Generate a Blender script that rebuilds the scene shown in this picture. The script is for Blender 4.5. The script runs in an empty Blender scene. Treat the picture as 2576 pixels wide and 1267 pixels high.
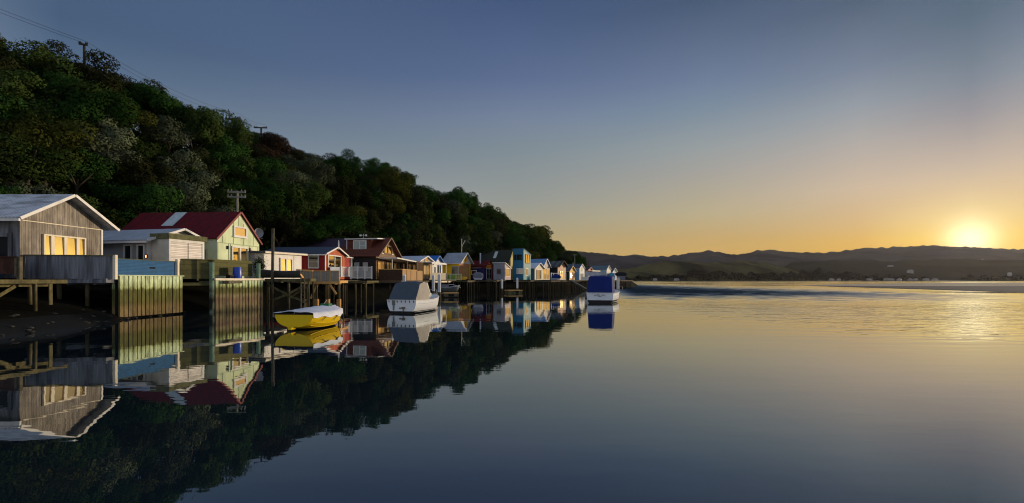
import bpy, bmesh, math, random
from mathutils import Vector, Matrix, noise
R = math.radians
sc = bpy.context.scene
COL = sc.collection
random.seed(7)

# ------------------------------------------------------------------ camera
cam = bpy.data.objects.new('camera', bpy.data.cameras.new('camera')); COL.objects.link(cam)
cam.location = (0, 0, 2.0); cam.rotation_euler = (R(90), 0, 0)
cam.data.lens = 16; cam.data.sensor_width = 36; cam.data.shift_y = 0.02814
cam.data.clip_start = 0.1; cam.data.clip_end = 20000
sc.camera = cam

def ramp(cr, st):
    while len(cr.elements) > 1: cr.elements.remove(cr.elements[-1])
    e = cr.elements[0]; e.position = st[0][0]; e.color = tuple(st[0][1]) + (1,)
    for p, c in st[1:]:
        e = cr.elements.new(p); e.color = tuple(c) + (1,)

# ------------------------------------------------------------------ sky, sun, exposure
world = bpy.data.worlds.new('World'); sc.world = world; world.use_nodes = True
wt = world.node_tree
def wn(t, **k):
    n = wt.nodes.new(t)
    for a, b in k.items(): setattr(n, a, b)
    return n
def wmath(op, a, b=None, clamp=False):
    n = wn('ShaderNodeMath', operation=op, use_clamp=clamp)
    for i, v in enumerate((a, b)):
        if v is None: continue
        if isinstance(v, (int, float)): n.inputs[i].default_value = v
        else: wt.links.new(v, n.inputs[i])
    return n.outputs[0]
SUN_AZ, SUN_EL = 45.2, 3.5
sky = wn('ShaderNodeTexSky', sky_type='NISHITA', sun_disc=False)
sky.sun_elevation = R(SUN_EL); sky.sun_rotation = R(SUN_AZ); sky.ozone_density = 1.5
bg = wt.nodes['Background']
tc = wn('ShaderNodeTexCoord')
sep = wn('ShaderNodeSeparateXYZ'); wt.links.new(tc.outputs['Generated'], sep.inputs[0])
zz = wmath('MAXIMUM', sep.outputs[2], 0.0)
az = wmath('ARCTAN2', sep.outputs[0], sep.outputs[1])
daz = wmath('SUBTRACT', az, R(SUN_AZ))
daz = wmath('ARCCOSINE', wmath('COSINE', daz))          # 0..pi away from the glow
SKYCOL = [  # zenith and unseen sky behind the camera are raised as fill light
 (0.0, [(0.004,.0545,.1144,.0047),(.052,.3266,.2644,.0106),(.068,.4299,.3818,.0789),(.098,.47,.425,.20),(.137,.425,.36,.25),(.175,.35,.315,.295),(.248,.1973,.2152,.2712),(.3,.117,.1742,.2489),(.382,.0552,.1095,.1758),(.5,.05,.09,.16),(.75,.16,.21,.32),(1,.2,.25,.36)]),
 (7.7, [(.004,.1278,.0783,.0107),(.046,.2938,.1847,.0175),(.07,.3548,.2241,.0409),(.094,.38,.27,.125),(.161,.425,.352,.285),(.227,.3373,.3226,.3195),(.29,.226,.2726,.328),(.349,.1332,.1824,.2731),(.439,.0602,.0968,.1621),(.55,.05,.085,.16),(.75,.16,.21,.32),(1,.2,.25,.36)]),
 (22.6,[(.005,.439,.2481,.0679),(.053,.4685,.2931,.0876),(.082,.4439,.2906,.1041),(.135,.4027,.3417,.2117),(.213,.3192,.3074,.2844),(.262,.2593,.2957,.3108),(.333,.1609,.2263,.3072),(.377,.1242,.176,.2878),(.495,.0479,.0812,.1555),(.56,.05,.085,.16),(.75,.16,.21,.32),(1,.2,.25,.36)]),
 (44.8,[(.005,.4655,.3006,.1086),(.058,.4693,.3305,.1331),(.101,.3715,.3098,.179),(.175,.2685,.2839,.2656),(.282,.1888,.2363,.2754),(.333,.1639,.2073,.3004),(.404,.0935,.1363,.2592),(.525,.0474,.083,.1855),(.58,.05,.09,.18),(.75,.16,.21,.32),(1,.2,.25,.36)]),
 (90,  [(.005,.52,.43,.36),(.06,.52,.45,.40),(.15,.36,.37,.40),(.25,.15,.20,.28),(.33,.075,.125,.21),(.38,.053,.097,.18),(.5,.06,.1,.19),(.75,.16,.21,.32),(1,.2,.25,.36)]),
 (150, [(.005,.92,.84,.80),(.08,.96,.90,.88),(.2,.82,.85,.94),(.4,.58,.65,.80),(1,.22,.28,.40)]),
]
cur = None; prev = 0
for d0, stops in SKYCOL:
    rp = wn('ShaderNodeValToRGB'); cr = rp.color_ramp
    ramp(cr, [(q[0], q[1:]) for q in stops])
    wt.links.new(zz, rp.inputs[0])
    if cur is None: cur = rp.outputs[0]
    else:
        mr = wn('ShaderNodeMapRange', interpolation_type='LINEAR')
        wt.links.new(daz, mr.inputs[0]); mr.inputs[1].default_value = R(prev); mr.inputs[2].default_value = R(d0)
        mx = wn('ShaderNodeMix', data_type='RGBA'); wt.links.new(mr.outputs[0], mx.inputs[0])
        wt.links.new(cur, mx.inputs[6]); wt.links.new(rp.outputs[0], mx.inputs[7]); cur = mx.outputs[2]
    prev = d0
def addc(a, b, fac):
    mx = wn('ShaderNodeMix', data_type='RGBA', blend_type='ADD'); mx.clamp_factor = False
    if isinstance(fac, (int, float)): mx.inputs[0].default_value = fac
    else: wt.links.new(fac, mx.inputs[0])
    wt.links.new(a, mx.inputs[6])
    if isinstance(b, tuple): mx.inputs[7].default_value = b + (1,)
    else: wt.links.new(b, mx.inputs[7])
    return mx.outputs[2]
cur = addc(cur, sky.outputs[0], 0.014)
sdir = Vector((math.sin(R(SUN_AZ))*math.cos(R(SUN_EL)), math.cos(R(SUN_AZ))*math.cos(R(SUN_EL)), math.sin(R(SUN_EL))))
nv = wn('ShaderNodeVectorMath', operation='NORMALIZE'); wt.links.new(tc.outputs['Generated'], nv.inputs[0])
dp = wn('ShaderNodeVectorMath', operation='DISTANCE'); wt.links.new(nv.outputs[0], dp.inputs[0]); dp.inputs[1].default_value = sdir
for sig, amp, c in ((1.6, .75, (1, .95, .82)), (4.0, .05, (1, .62, .2))):
    t = wmath('DIVIDE', dp.outputs['Value'], R(sig)); t = wmath('MULTIPLY', wmath('MULTIPLY', t, t), -1.0)
    cur = addc(cur, c, wmath('MULTIPLY', wmath('EXPONENT', t), amp))
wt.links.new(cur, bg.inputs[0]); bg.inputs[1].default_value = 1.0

sl = bpy.data.lights.new('sun', 'SUN'); sl.energy = 3.7; sl.angle = R(5); sl.color = (1, .80, .56)
sun = bpy.data.objects.new('sun', sl); COL.objects.link(sun)
LAZ, LEL = 62.0, 4.4
ld = Vector((math.sin(R(LAZ))*math.cos(R(LEL)), math.cos(R(LAZ))*math.cos(R(LEL)), math.sin(R(LEL))))
sun.rotation_euler = ld.to_track_quat('Z', 'Y').to_euler(); sun.location = (80, 60, 40)
sc.view_settings.view_transform = 'Standard'; sc.view_settings.look = 'None'
sc.view_settings.exposure = 0; sc.view_settings.gamma = 1
sc.cycles.use_denoising = True; sc.cycles.filter_width = 1.1
sc.cycles.max_bounces = 6; sc.cycles.glossy_bounces = 4; sc.cycles.diffuse_bounces = 2; sc.cycles.transparent_max_bounces = 6
sc.cycles.sample_clamp_indirect = 4.0

# ------------------------------------------------------------------ helpers
CX, FP, HZ = 1288.0, 1145.0, 706.0
def W(px, d): return ((px - CX) / FP * d, d)
def Z(py, d): return 2.0 + (HZ - py) * d / FP
def tag(o, label=None, cat=None, group=None, kind=None):
    if label: o['label'] = label
    if cat: o['category'] = cat
    if group: o['group'] = group
    if kind: o['kind'] = kind
    return o
def thing(name, label, cat, loc=(0, 0, 0), rz=0.0, group=None):
    o = bpy.data.objects.new(name, None); COL.objects.link(o); o.empty_display_size = .2
    o.location = loc; o.rotation_euler = (0, 0, rz)
    return tag(o, label, cat, group)
def clone(o, parent=None):
    c = o.copy(); COL.objects.link(c); c.parent = parent
    for ch in list(o.children): clone(ch, c)
    return c

class MB:
    def __init__(s): s.v = []; s.f = []; s.m = []; s.mi = 0; s.sm = []; s.smooth = False
    def add(s, vs, fs):
        b = len(s.v); s.v += [tuple(v) for v in vs]
        for f in fs: s.f.append(tuple(b + i for i in f)); s.m.append(s.mi); s.sm.append(s.smooth)
    def box(s, x0, x1, y0, y1, z0, z1):
        s.add([(x0,y0,z0),(x1,y0,z0),(x1,y1,z0),(x0,y1,z0),(x0,y0,z1),(x1,y0,z1),(x1,y1,z1),(x0,y1,z1)],
              [(0,3,2,1),(4,5,6,7),(0,1,5,4),(1,2,6,5),(2,3,7,6),(3,0,4,7)])
    def beam(s, p, q, w, h, up=(0,0,1)):
        p = Vector(p); q = Vector(q); d = (q - p).normalized(); u = Vector(up)
        if abs(d.dot(u)) > .98: u = Vector((1,0,0))
        a = d.cross(u).normalized() * (w/2); b = a.cross(d).normalized() * (h/2)
        vs = [c + i*a + j*b for c in (p, q) for i, j in ((-1,-1),(1,-1),(1,1),(-1,1))]
        s.add(vs, [(0,1,2,3),(7,6,5,4),(0,4,5,1),(1,5,6,2),(2,6,7,3),(3,7,4,0)])
    def tube(s, p, q, r, n=10, r2=None):
        p = Vector(p); q = Vector(q); d = (q - p).normalized(); u = Vector((0,0,1)) if abs(d.z) < .9 else Vector((1,0,0))
        a = d.cross(u).normalized(); b = d.cross(a); r2 = r if r2 is None else r2
        vs = [p + (a*math.cos(2*math.pi*i/n) + b*math.sin(2*math.pi*i/n))*r for i in range(n)]
        vs += [q + (a*math.cos(2*math.pi*i/n) + b*math.sin(2*math.pi*i/n))*r2 for i in range(n)]
        old = s.smooth; s.smooth = True
        s.add(vs, [(i, (i+1)%n, n+(i+1)%n, n+i) for i in range(n)]); s.smooth = old
        s.add(vs, [tuple(range(n-1,-1,-1)), tuple(range(n, 2*n))])
    def path(s, pts, r, n=6):
        for a, b in zip(pts, pts[1:]): s.tube(a, b, r, n)
    def prism(s, poly, y0, y1):          # polygon in xz extruded along y
        n = len(poly); vs = [(x, y0, z) for x, z in poly] + [(x, y1, z) for x, z in poly]
        s.add(vs, [tuple(range(n)), tuple(range(2*n-1, n-1, -1))] + [(i, n+i, n+(i+1)%n, (i+1)%n) for i in range(n)])
    def lathe(s, prof, c=(0,0,0), n=16):
        k = len(prof); vs = [(c[0]+r*math.cos(2*math.pi*i/n), c[1]+r*math.sin(2*math.pi*i/n), c[2]+z) for i in range(n) for r, z in prof]
        old = s.smooth; s.smooth = True
        s.add(vs, [(i*k+j, ((i+1)%n)*k+j, ((i+1)%n)*k+j+1, i*k+j+1) for i in range(n) for j in range(k-1)]); s.smooth = old
    def grid(s, rows, closed=False):
        k = len(rows[0]); vs = [p for r in rows for p in r]
        s.add(vs, [(i*k+j, i*k+(j+1)%k, (i+1)*k+(j+1)%k, (i+1)*k+j) for i in range(len(rows)-1) for j in range(k if closed else k-1)])
    def build(s, name, mats, parent=None, fix=True):
        me = bpy.data.meshes.new(name); me.from_pydata(s.v, [], s.f)
        for m in (mats if isinstance(mats, (list, tuple)) else [mats]): me.materials.append(m)
        me.polygons.foreach_set('material_index', s.m)
        me.polygons.foreach_set('use_smooth', s.sm)
        if fix and len(s.f) < 60000:
            bm = bmesh.new(); bm.from_mesh(me); bmesh.ops.recalc_face_normals(bm, faces=bm.faces); bm.to_mesh(me); bm.free()
        me.update()
        o = bpy.data.objects.new(name, me); COL.objects.link(o); o.parent = parent
        return o
def bx(name, m, parent, *a):
    b = MB(); b.box(*a); return b.build(name, m, parent)
def bm_(name, m, parent, p, q, w, h):
    b = MB(); b.beam(p, q, w, h); return b.build(name, m, parent)
def tb(name, m, parent, p, q, r, n=10, r2=None):
    b = MB(); b.tube(p, q, r, n, r2); return b.build(name, m, parent)

# ------------------------------------------------------------------ materials
def mat(name, col, rough=.8, var=.25, scale=2.0, stretch=(1,1,1), bump=0.0, spec=.3, pattern=None, grime=None, gfac=.5, gscale=.7, gstretch=(1,1,1), zb=None, rnd=0.0, ior=None, metal=0.0):
    m = bpy.data.materials.new(name); m.use_nodes = True; nt = m.node_tree; L = nt.links.new
    P = nt.nodes['Principled BSDF']
    P.inputs['Roughness'].default_value = rough; P.inputs['Specular IOR Level'].default_value = spec
    P.inputs['Metallic'].default_value = metal
    if ior: P.inputs['IOR'].default_value = ior
    def N(t, **k):
        n = nt.nodes.new(t)
        for a, b in k.items(): setattr(n, a, b)
        return n
    def mth(op, a, b=None, clamp=False):
        n = N('ShaderNodeMath', operation=op, use_clamp=clamp)
        for i, v in enumerate((a, b)):
            if v is None: continue
            if isinstance(v, (int, float)): n.inputs[i].default_value = v
            else: L(v, n.inputs[i])
        return n.outputs[0]
    def mul(c, f):
        n = N('ShaderNodeVectorMath', operation='SCALE'); L(c, n.inputs[0])
        if isinstance(f, (int, float)): n.inputs['Scale'].default_value = f
        else: L(f, n.inputs['Scale'])
        return n.outputs[0]
    def mix(f, a, b):
        n = N('ShaderNodeMix', data_type='RGBA')
        for i, v in ((0, f), (6, a), (7, b)):
            if isinstance(v, tuple): n.inputs[i].default_value = v + (1,)
            elif isinstance(v, (int, float)): n.inputs[i].default_value = v
            else: L(v, n.inputs[i])
        return n.outputs[2]
    tcn = N('ShaderNodeTexCoord'); mp = N('ShaderNodeMapping'); mp.inputs['Scale'].default_value = stretch
    L(tcn.outputs['Object'], mp.inputs[0])
    nz = N('ShaderNodeTexNoise'); nz.inputs['Scale'].default_value = scale; nz.inputs['Detail'].default_value = 6; nz.inputs['Roughness'].default_value = .65
    L(mp.outputs[0], nz.inputs['Vector'])
    fac = mth('MULTIPLY', mth('SUBTRACT', nz.outputs[0], .28), 2.3, True)
    sx = N('ShaderNodeSeparateXYZ'); L(tcn.outputs['Object'], sx.inputs[0])
    base = col
    if zb:
        wob = mth('ADD', sx.outputs[2], mth('MULTIPLY', mth('SUBTRACT', nz.outputs[0], .5), zb[2]))
        rp = N('ShaderNodeValToRGB'); cr = rp.color_ramp; z0, z1 = zb[0]
        st = zb[1]
        ramp(cr, [((q[0]-z0)/(z1-z0), q[1]) for q in st])
        L(mth('DIVIDE', mth('SUBTRACT', wob, z0), z1-z0, True), rp.inputs[0]); base = rp.outputs[0]
        n = N('ShaderNodeMix', data_type='RGBA', blend_type='MULTIPLY'); n.inputs[0].default_value = 1
        L(base, n.inputs[6]); L(mix(fac, (1-var,)*3, (1+var,)*3), n.inputs[7]); c = n.outputs[2]
    else:
        c = mix(fac, tuple(x*(1-var) for x in col), tuple(min(1, x*(1+var)) for x in col))
    if grime:
        gm = N('ShaderNodeMapping'); gm.inputs['Scale'].default_value = gstretch; L(tcn.outputs['Object'], gm.inputs[0])
        g = N('ShaderNodeTexNoise'); g.inputs['Scale'].default_value = gscale; g.inputs['Detail'].default_value = 5; L(gm.outputs[0], g.inputs['Vector'])
        c = mix(mth('MULTIPLY', mth('MULTIPLY', mth('SUBTRACT', g.outputs[0], .45), 5.0, True), gfac), c, grime)
    hgt = mth('MULTIPLY', nz.outputs[0], .3)
    if pattern:
        kind, wd, dk = pattern
        s = {'v': mth('ADD', sx.outputs[0], sx.outputs[1]), 'h': sx.outputs[2], 'r': sx.outputs[1], 'x': sx.outputs[0]}[kind]
        s = mth('DIVIDE', s, wd); fr = mth('FRACT', s)
        if kind == 'r' or dk < 0:
            prof = mth('SINE', mth('MULTIPLY', s, 2*math.pi)); prof = mth('MULTIPLY_ADD', prof, .5)
            c = mul(c, mth('ADD', mth('MULTIPLY', prof, abs(dk)), 1-abs(dk)/2)); hgt = mth('ADD', hgt, prof)
        else:
            gr = mth('LESS_THAN', fr, .14); wn_ = N('ShaderNodeTexWhiteNoise', noise_dimensions='1D'); L(mth('FLOOR', s), wn_.inputs['W'])
            c = mul(c, mth('ADD', mth('MULTIPLY', wn_.outputs[0], .34), .83))
            c = mul(c, mth('SUBTRACT', 1.0, mth('MULTIPLY', gr, dk))); hgt = mth('SUBTRACT', hgt, gr)
    if rnd:
        oi = N('ShaderNodeObjectInfo'); c = mul(c, mth('ADD', mth('MULTIPLY', oi.outputs['Random'], 2*rnd), 1-rnd))
    L(c, P.inputs['Base Color'])
    if bump:
        b = N('ShaderNodeBump'); b.inputs['Strength'].default_value = 1; b.inputs['Distance'].default_value = bump
        L(hgt, b.inputs['Height']); L(b.outputs[0], P.inputs['Normal'])
    return m
def matte(m):
    m.node_tree.nodes['Principled BSDF'].inputs['Specular IOR Level'].default_value = 0.0; return m
def glassm(name, base, refl, rough=.02, tint=(1,1,1)):
    m = bpy.data.materials.new(name); m.use_nodes = True; nt = m.node_tree; nt.nodes.clear()
    o = nt.nodes.new('ShaderNodeOutputMaterial'); mx = nt.nodes.new('ShaderNodeMixShader')
    d = nt.nodes.new('ShaderNodeBsdfDiffuse'); d.inputs[0].default_value = base + (1,)
    g = nt.nodes.new('ShaderNodeBsdfGlossy'); g.inputs['Roughness'].default_value = rough; g.inputs[0].default_value = tint + (1,)
    t = nt.nodes.new('ShaderNodeTexCoord'); n = nt.nodes.new('ShaderNodeTexNoise'); n.inputs['Scale'].default_value = 1.1
    b = nt.nodes.new('ShaderNodeBump'); b.inputs['Distance'].default_value = .004; b.inputs['Strength'].default_value = .3
    nt.links.new(t.outputs['Object'], n.inputs['Vector']); nt.links.new(n.outputs[0], b.inputs['Height']); nt.links.new(b.outputs[0], g.inputs['Normal'])
    mx.inputs[0].default_value = refl
    nt.links.new(d.outputs[0], mx.inputs[1]); nt.links.new(g.outputs[0], mx.inputs[2]); nt.links.new(mx.outputs[0], o.inputs[0])
    return m
G_SUN = glassm('window_glass', (.05, .04, .02), .9, .02, (1,.78,.36))
G_DARK = glassm('shaded_glass', (.012, .016, .016), .14)
G_CURT = glassm('curtained_glass', (.42, .46, .42), .12)
G_GLOW = glassm('sunset_glow_glass', (.80, .50, .17), .4, .03, (1,.8,.42))  # sunset glow on the panes painted in as warm diffuse colour
G_BROWN = glassm('brown_windbreak_glass', (.12, .07, .035), .22)
def paint(name, c, **k):
    d = dict(rough=.6, var=.1, scale=1.4, bump=.004, spec=.25, grime=tuple(x*.55 for x in c), gfac=.35, gscale=1.3, gstretch=(1,1,.35)); d.update(k)
    return mat(name, c, **d)
M = {}
M['white'] = paint('white_paint', (.72,.70,.66)); M['cream'] = paint('cream_paint', (.75,.66,.5))
M['grey_boards'] = mat('weathered_grey_boards', (.25,.22,.185), .9, .6, 7, (1,1,.16), .02, pattern=('v',.13,.4), grime=(.12,.10,.08), gfac=.75, gscale=.9, gstretch=(1,1,.5))
M['rail_boards'] = mat('grey_stained_balustrade', (.17,.18,.20), .85, .55, 5, (2,2,.1), .006, grime=(.06,.06,.07), gfac=.85, gscale=1.6, gstretch=(2,2,.25))
M['grey_iron'] = mat('pale_grey_roof_iron', (.50,.53,.57), .5, .15, 2, bump=.02, pattern=('r',.18,.3), grime=(.06,.06,.05), gfac=.55, gscale=2.2, gstretch=(1,.5,1))
M['grey_iron2'] = mat('blue_grey_roof_iron', (.36,.40,.46), .5, .15, 2, bump=.02, pattern=('r',.2,.25), grime=(.2,.22,.25), gfac=.4)
M['red_iron'] = mat('dark_red_roof_iron', (.105,.006,.012), .7, spec=.1, var=.3, scale=3, bump=.02, pattern=('r',.16,.3), grime=(.045,.012,.012), gfac=.7, gscale=1.4, gstretch=(.5,2.5,.5))
M['purple_iron'] = mat('purple_brown_roof', (.045,.026,.055), .7, .25, 3, bump=.01, pattern=('r',.3,.15))
M['navy_iron'] = mat('navy_roof_iron', (.045,.065,.10), .5, .2, 3, bump=.02, pattern=('r',.2,.3))
M['blue_iron'] = mat('bright_blue_roof', (.02,.15,.50), .5, .15, 3, bump=.01, pattern=('r',.2,.2))
M['sky_iron'] = mat('mid_blue_roof', (.10,.22,.42), .5, .15, 3, bump=.01, pattern=('r',.2,.2))
M['pale_iron'] = mat('pale_blue_white_roof', (.55,.62,.72), .5, .1, 3, bump=.01, pattern=('r',.2,.15))
M['dark_iron'] = mat('dark_green_black_roof', (.020,.024,.016), .8, .3, 2, bump=.01, pattern=('r',.25,.2))
M['shingle'] = mat('red_brown_shingles', (.13,.034,.018), .8, .4, 5, bump=.01, pattern=('h',.14,.35))
M['mossy'] = mat('mossy_fascia', (.11,.11,.05), .9, .5, 4, bump=.01)
M['green_wall'] = paint('pale_green_wall', (.60,.68,.42), grime=(.30,.36,.22), gfac=.55)
M['green_side'] = paint('pale_green_side_wall', (.45,.55,.42))
M['batten'] = paint('green_grey_battens', (.30,.36,.24))
M['red_wall'] = paint('red_wall', (.30,.02,.015), pattern=('v',.3,.25))
M['orange_wall'] = paint('orange_red_wall', (.42,.09,.03), pattern=('v',.3,.25))
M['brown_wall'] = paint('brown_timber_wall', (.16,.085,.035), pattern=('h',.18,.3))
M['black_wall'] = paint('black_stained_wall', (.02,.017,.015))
M['brown_trim'] = paint('brown_barge_timber', (.14,.09,.055), var=.3, scale=4)
M['olive'] = mat('olive_stained_fence', (.10,.095,.034), .9, .3, 5, (1,1,3), .006, pattern=('h',.28,.22))
M['blue_iron_fence'] = mat('blue_corrugated_iron', (.012,.085,.21), .6, .2, 3, bump=.012, pattern=('h',.075,-.55))
M['rust'] = mat('rusty_panel', (.05,.02,.012), .9, .7, 3, (1,1,.4), .01)
M['timber'] = mat('pier_timber', (.12,.10,.065), .9, .4, 5, bump=.01, grime=(.05,.045,.025), gfac=.7, gscale=2)
M['mosstimber'] = mat('mossy_pier_timber', (.115,.098,.042), .9, .5, 5, bump=.015, grime=(.035,.035,.015), gfac=.8, gscale=2.2)
M['newtimber'] = mat('orange_new_timber', (.58,.33,.11), .8, .25, 5, bump=.006)
M['pile'] = mat('tidal_pile', (.15,.12,.06), .9, .45, 6, (1,1,.4), .015, zb=((-.5,3), [(-.5,(.02,.016,.008)),(.4,(.05,.038,.016)),(1.0,(.055,.045,.016)),(1.6,(.10,.085,.045)),(3,(.15,.13,.09))], .5))
M['pier_pile'] = mat('weedy_pier_pile', (.1,.1,.1), .9, .6, 6, (1,1,.4), .015, zb=((-.5,3), [(-.5,(.012,.010,.006)),(.4,(.025,.02,.009)),(1.0,(.03,.025,.010)),(1.6,(.055,.045,.026)),(3,(.08,.07,.045))], .8))
M['concrete'] = mat('orange_stained_concrete', (.42,.23,.075), .9, .25, 4, bump=.01)
M['greenpost'] = mat('green_treated_post', (.12,.20,.13), .85, .35, 4, (1,1,.3), .01, zb=((-.5,3.5), [(-.5,(.01,.01,.006)),(1.3,(.02,.025,.012)),(1.75,(.10,.17,.10)),(3.5,(.13,.22,.15))], .3), grime=(.3,.4,.3), gfac=.5, gscale=2)
M['sheet'] = mat('tidal_sheet_wall', (.4,.4,.3), .9, .55, 6, (1,1,.28), .03, zb=((-.4,2.4), [(-.4,(.05,.045,.02)),(.1,(.19,.135,.06)),(.55,(.17,.125,.05)),(.8,(.10,.09,.025)),(1.15,(.085,.085,.022)),(1.5,(.09,.09,.025)),(1.62,(.30,.34,.15)),(2.0,(.44,.52,.31)),(2.4,(.48,.55,.36))], .75))
M['sheet2'] = mat('tidal_sheet_wall_weedy', (.4,.4,.3), .9, .6, 6, (1,1,.28), .03, zb=((-.4,2.1), [(-.4,(.02,.02,.012)),(.1,(.07,.06,.03)),(.4,(.16,.125,.065)),(.75,(.15,.10,.06)),(1.05,(.18,.15,.075)),(1.22,(.09,.085,.025)),(1.5,(.085,.085,.025)),(1.64,(.26,.30,.12)),(1.85,(.42,.50,.30)),(2.1,(.44,.5,.33))], .65))
M['black'] = mat('dark_gap', (.006,.006,.005), .9, .2)
M['dark'] = mat('dark_interior', (.01,.011,.012), .9, .2)
M['bank'] = mat('shaded_weedy_bank', (.006,.006,.004), .95, .5, 6, bump=.05, spec=.05)  # weedy bank, with the black under-deck shade put into its colour
M['mud'] = mat('wet_mud', (.008,.0078,.006), .55, .6, 9, bump=.06, spec=.12)
M['stone'] = mat('shore_stone', (.03,.028,.023), .8, .5, 6, bump=.03, rnd=.4)
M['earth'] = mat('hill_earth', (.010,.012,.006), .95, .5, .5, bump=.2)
M['bark'] = mat('grey_bark', (.045,.035,.025), .95, .4, 6, (1,1,.2), .02)
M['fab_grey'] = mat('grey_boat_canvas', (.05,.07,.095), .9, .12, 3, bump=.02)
M['fab_blue'] = mat('royal_blue_canvas', (.003,.016,.13), .85, .15, 2.5, (1,1,.4), .02)
M['fab_white'] = mat('white_tarpaulin', (.62,.64,.70), .7, .12, 2, bump=.04)
M['fab_black'] = mat('black_canvas', (.008,.009,.012), .8, .2)
M['fab_slate'] = mat('slate_tarpaulin', (.14,.15,.19), .9, .2, 3, bump=.03)
M['barrel'] = mat('blue_plastic', (.01,.06,.42), .35, .12, 3, spec=.5)
M['metal'] = mat('galvanised_metal', (.4,.42,.43), .4, .15, 5, metal=.4)
M['darkmetal'] = mat('dark_metal', (.03,.03,.032), .5, .2)
M['polewood'] = mat('power_pole_timber', (.035,.028,.024), .9, .3, 6, (1,1,.2))
M['palepole'] = mat('pale_weathered_pole', (.22,.22,.19), .9, .3, 6, (1,1,.2))
M['pvc'] = paint('pale_grey_sleeve', (.46,.50,.56)); M['ink'] = mat('black_lettering', (.01,.01,.01), .6)
M['rope'] = mat('pale_rope', (.3,.27,.2), .9)
def hullmat(name, top, boot, dark=(.006,.006,.007)):
    return mat(name, top, .4, .06, 2, bump=.003, spec=.15, zb=((boot-1, boot+1), [(boot-1, dark), (boot-.008, dark), (boot+.008, top), (boot+1, top)], .02))
# ------------------------------------------------------------------ the setting
def cat_rom(pts, n):
    out = []; k = len(pts)
    for i in range(n):
        u = i/(n-1)*(k-1); j = min(int(u), k-2); t = u - j
        p0, p1, p2, p3 = (Vector(pts[max(0, min(k-1, j+o))]) for o in (-1, 0, 1, 2))
        out.append(.5*((2*p1) + (p2-p0)*t + (2*p0-5*p1+4*p2-p3)*t*t + (3*p1-p0-3*p2+p3)*t**3))
    return out
CREST = [(-62,-6,22),(-52,22,23),(-45,40,23.2),(-39.4,42.5,23.0),(-37,50,23.0),(-34,60,22.3),(-26.2,70,21.9),(-18.4,85,22.2),(-4.9,118,20.8),(13.3,165,16.6),(25.5,185,11.0),(31,183,4.0),(38,180,1.6)]
FOOT  = [(-50,-8,2.6),(-42,10,2.6),(-36,25,2.6),(-33,33,2.6),(-30,39,2.6),(-28,47,2.6),(-23,57,2.6),(-17.5,72,2.6),(-6,91,2.6),(13,117,2.6),(26,135,2.4),(34,148,1.6),(40,162,.6)]
SHORE = [(-30,-10,0),(-22,6,0),(-18.3,16,0),(-19.6,23.5,0),(-20,29,0),(-20,36,0),(-19.6,46,0),(-16.5,57,0),(-11,72,0),(-1,88,0),(17,111,0),(33,131,0),(44,158,0)]
NS = 150
crest, foot, shore = cat_rom(CREST, NS), cat_rom(FOOT, NS), cat_rom(SHORE, NS)
TREE_H = 6.3
def hill_pt(i, t):                       # i along the shore (float), t: 0 foot .. 1 crest
    j = min(int(i), NS-2); f = i - j
    a = foot[j].lerp(foot[j+1], f); b = crest[j].lerp(crest[j+1], f)
    top = max(b.z - TREE_H, 1.5)
    p = a.lerp(b, t)
    p.z = a.z + (top - a.z)*(math.sin(t*math.pi/2)**.9 if t > 0 else 0)
    n = noise.noise(Vector((p.x*.11, p.y*.11, 3.1)))*1.5 + noise.noise(Vector((p.x*.3, p.y*.3, 8.1)))*.5
    p.z += n*min(1, t*5)*min(1, max(top, 0)/8)
    return p
b = MB(); b.smooth = True; rows = []
for i in range(NS):
    s, f = shore[i], foot[i]; r = []
    out = (s - f); out.z = 0; out.normalize()
    r.append(s + out*7 + Vector((0,0,-1.4)))
    for k in range(7):
        t = k/6; p = s.lerp(f, t*.62); p.z = -.02 + 2.1*t**.8 + noise.noise(Vector((p.x*.9, p.y*.9, 1)))*.12*(1-t)
        if k == 0: p.z = -.03
        p += out*noise.noise(Vector((s.x*.35, s.y*.35, 7)))*.8*(1-t); r.append(p)
    r.append(s.lerp(f, .8) + Vector((0,0,2.2 - s.lerp(f,.8).z)))
    for k in range(25): r.append(hill_pt(i, k/24))
    c = r[-1]; back = (crest[i] - foot[i]); back.z = 0; back.normalize()
    for dd, dz in ((8, 0), (22, -1.5), (50, -6), (90, -14)): r.append(c + back*dd + Vector((0,0,dz)))
    rows.append(r)
b.grid(rows)
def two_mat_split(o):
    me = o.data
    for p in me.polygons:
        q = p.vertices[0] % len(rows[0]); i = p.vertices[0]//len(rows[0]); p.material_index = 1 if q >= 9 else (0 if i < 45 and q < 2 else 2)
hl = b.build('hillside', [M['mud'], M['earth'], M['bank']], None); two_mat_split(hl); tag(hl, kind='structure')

# water ------------------------------------------------------------
wm = bpy.data.materials.new('harbour_water'); wm.use_nodes = True; nt = wm.node_tree; L = nt.links.new
nt.nodes.remove(nt.nodes['Principled BSDF'])
dfs = nt.nodes.new('ShaderNodeBsdfDiffuse'); dfs.inputs[0].default_value = (.009,.017,.022,1)
P = nt.nodes.new('ShaderNodeBsdfGlossy'); P.inputs['Roughness'].default_value = .012; P.inputs[0].default_value = (.97,1,1,1)
def N(t, **k):
    n = nt.nodes.new(t)
    for a, c in k.items(): setattr(n, a, c)
    return n
def mth(op, a, c=None, d=None, clamp=False):
    n = N('ShaderNodeMath', operation=op, use_clamp=clamp)
    for i, v in enumerate((a, c, d)):
        if v is None: continue
        if isinstance(v, (int, float)): n.inputs[i].default_value = v
        else: L(v, n.inputs[i])
    return n.outputs[0]
def ss(v, a, c):
    n = N('ShaderNodeMapRange', interpolation_type='SMOOTHSTEP'); L(v, n.inputs[0]); n.inputs[1].default_value = a; n.inputs[2].default_value = c
    return n.outputs[0]
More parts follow.
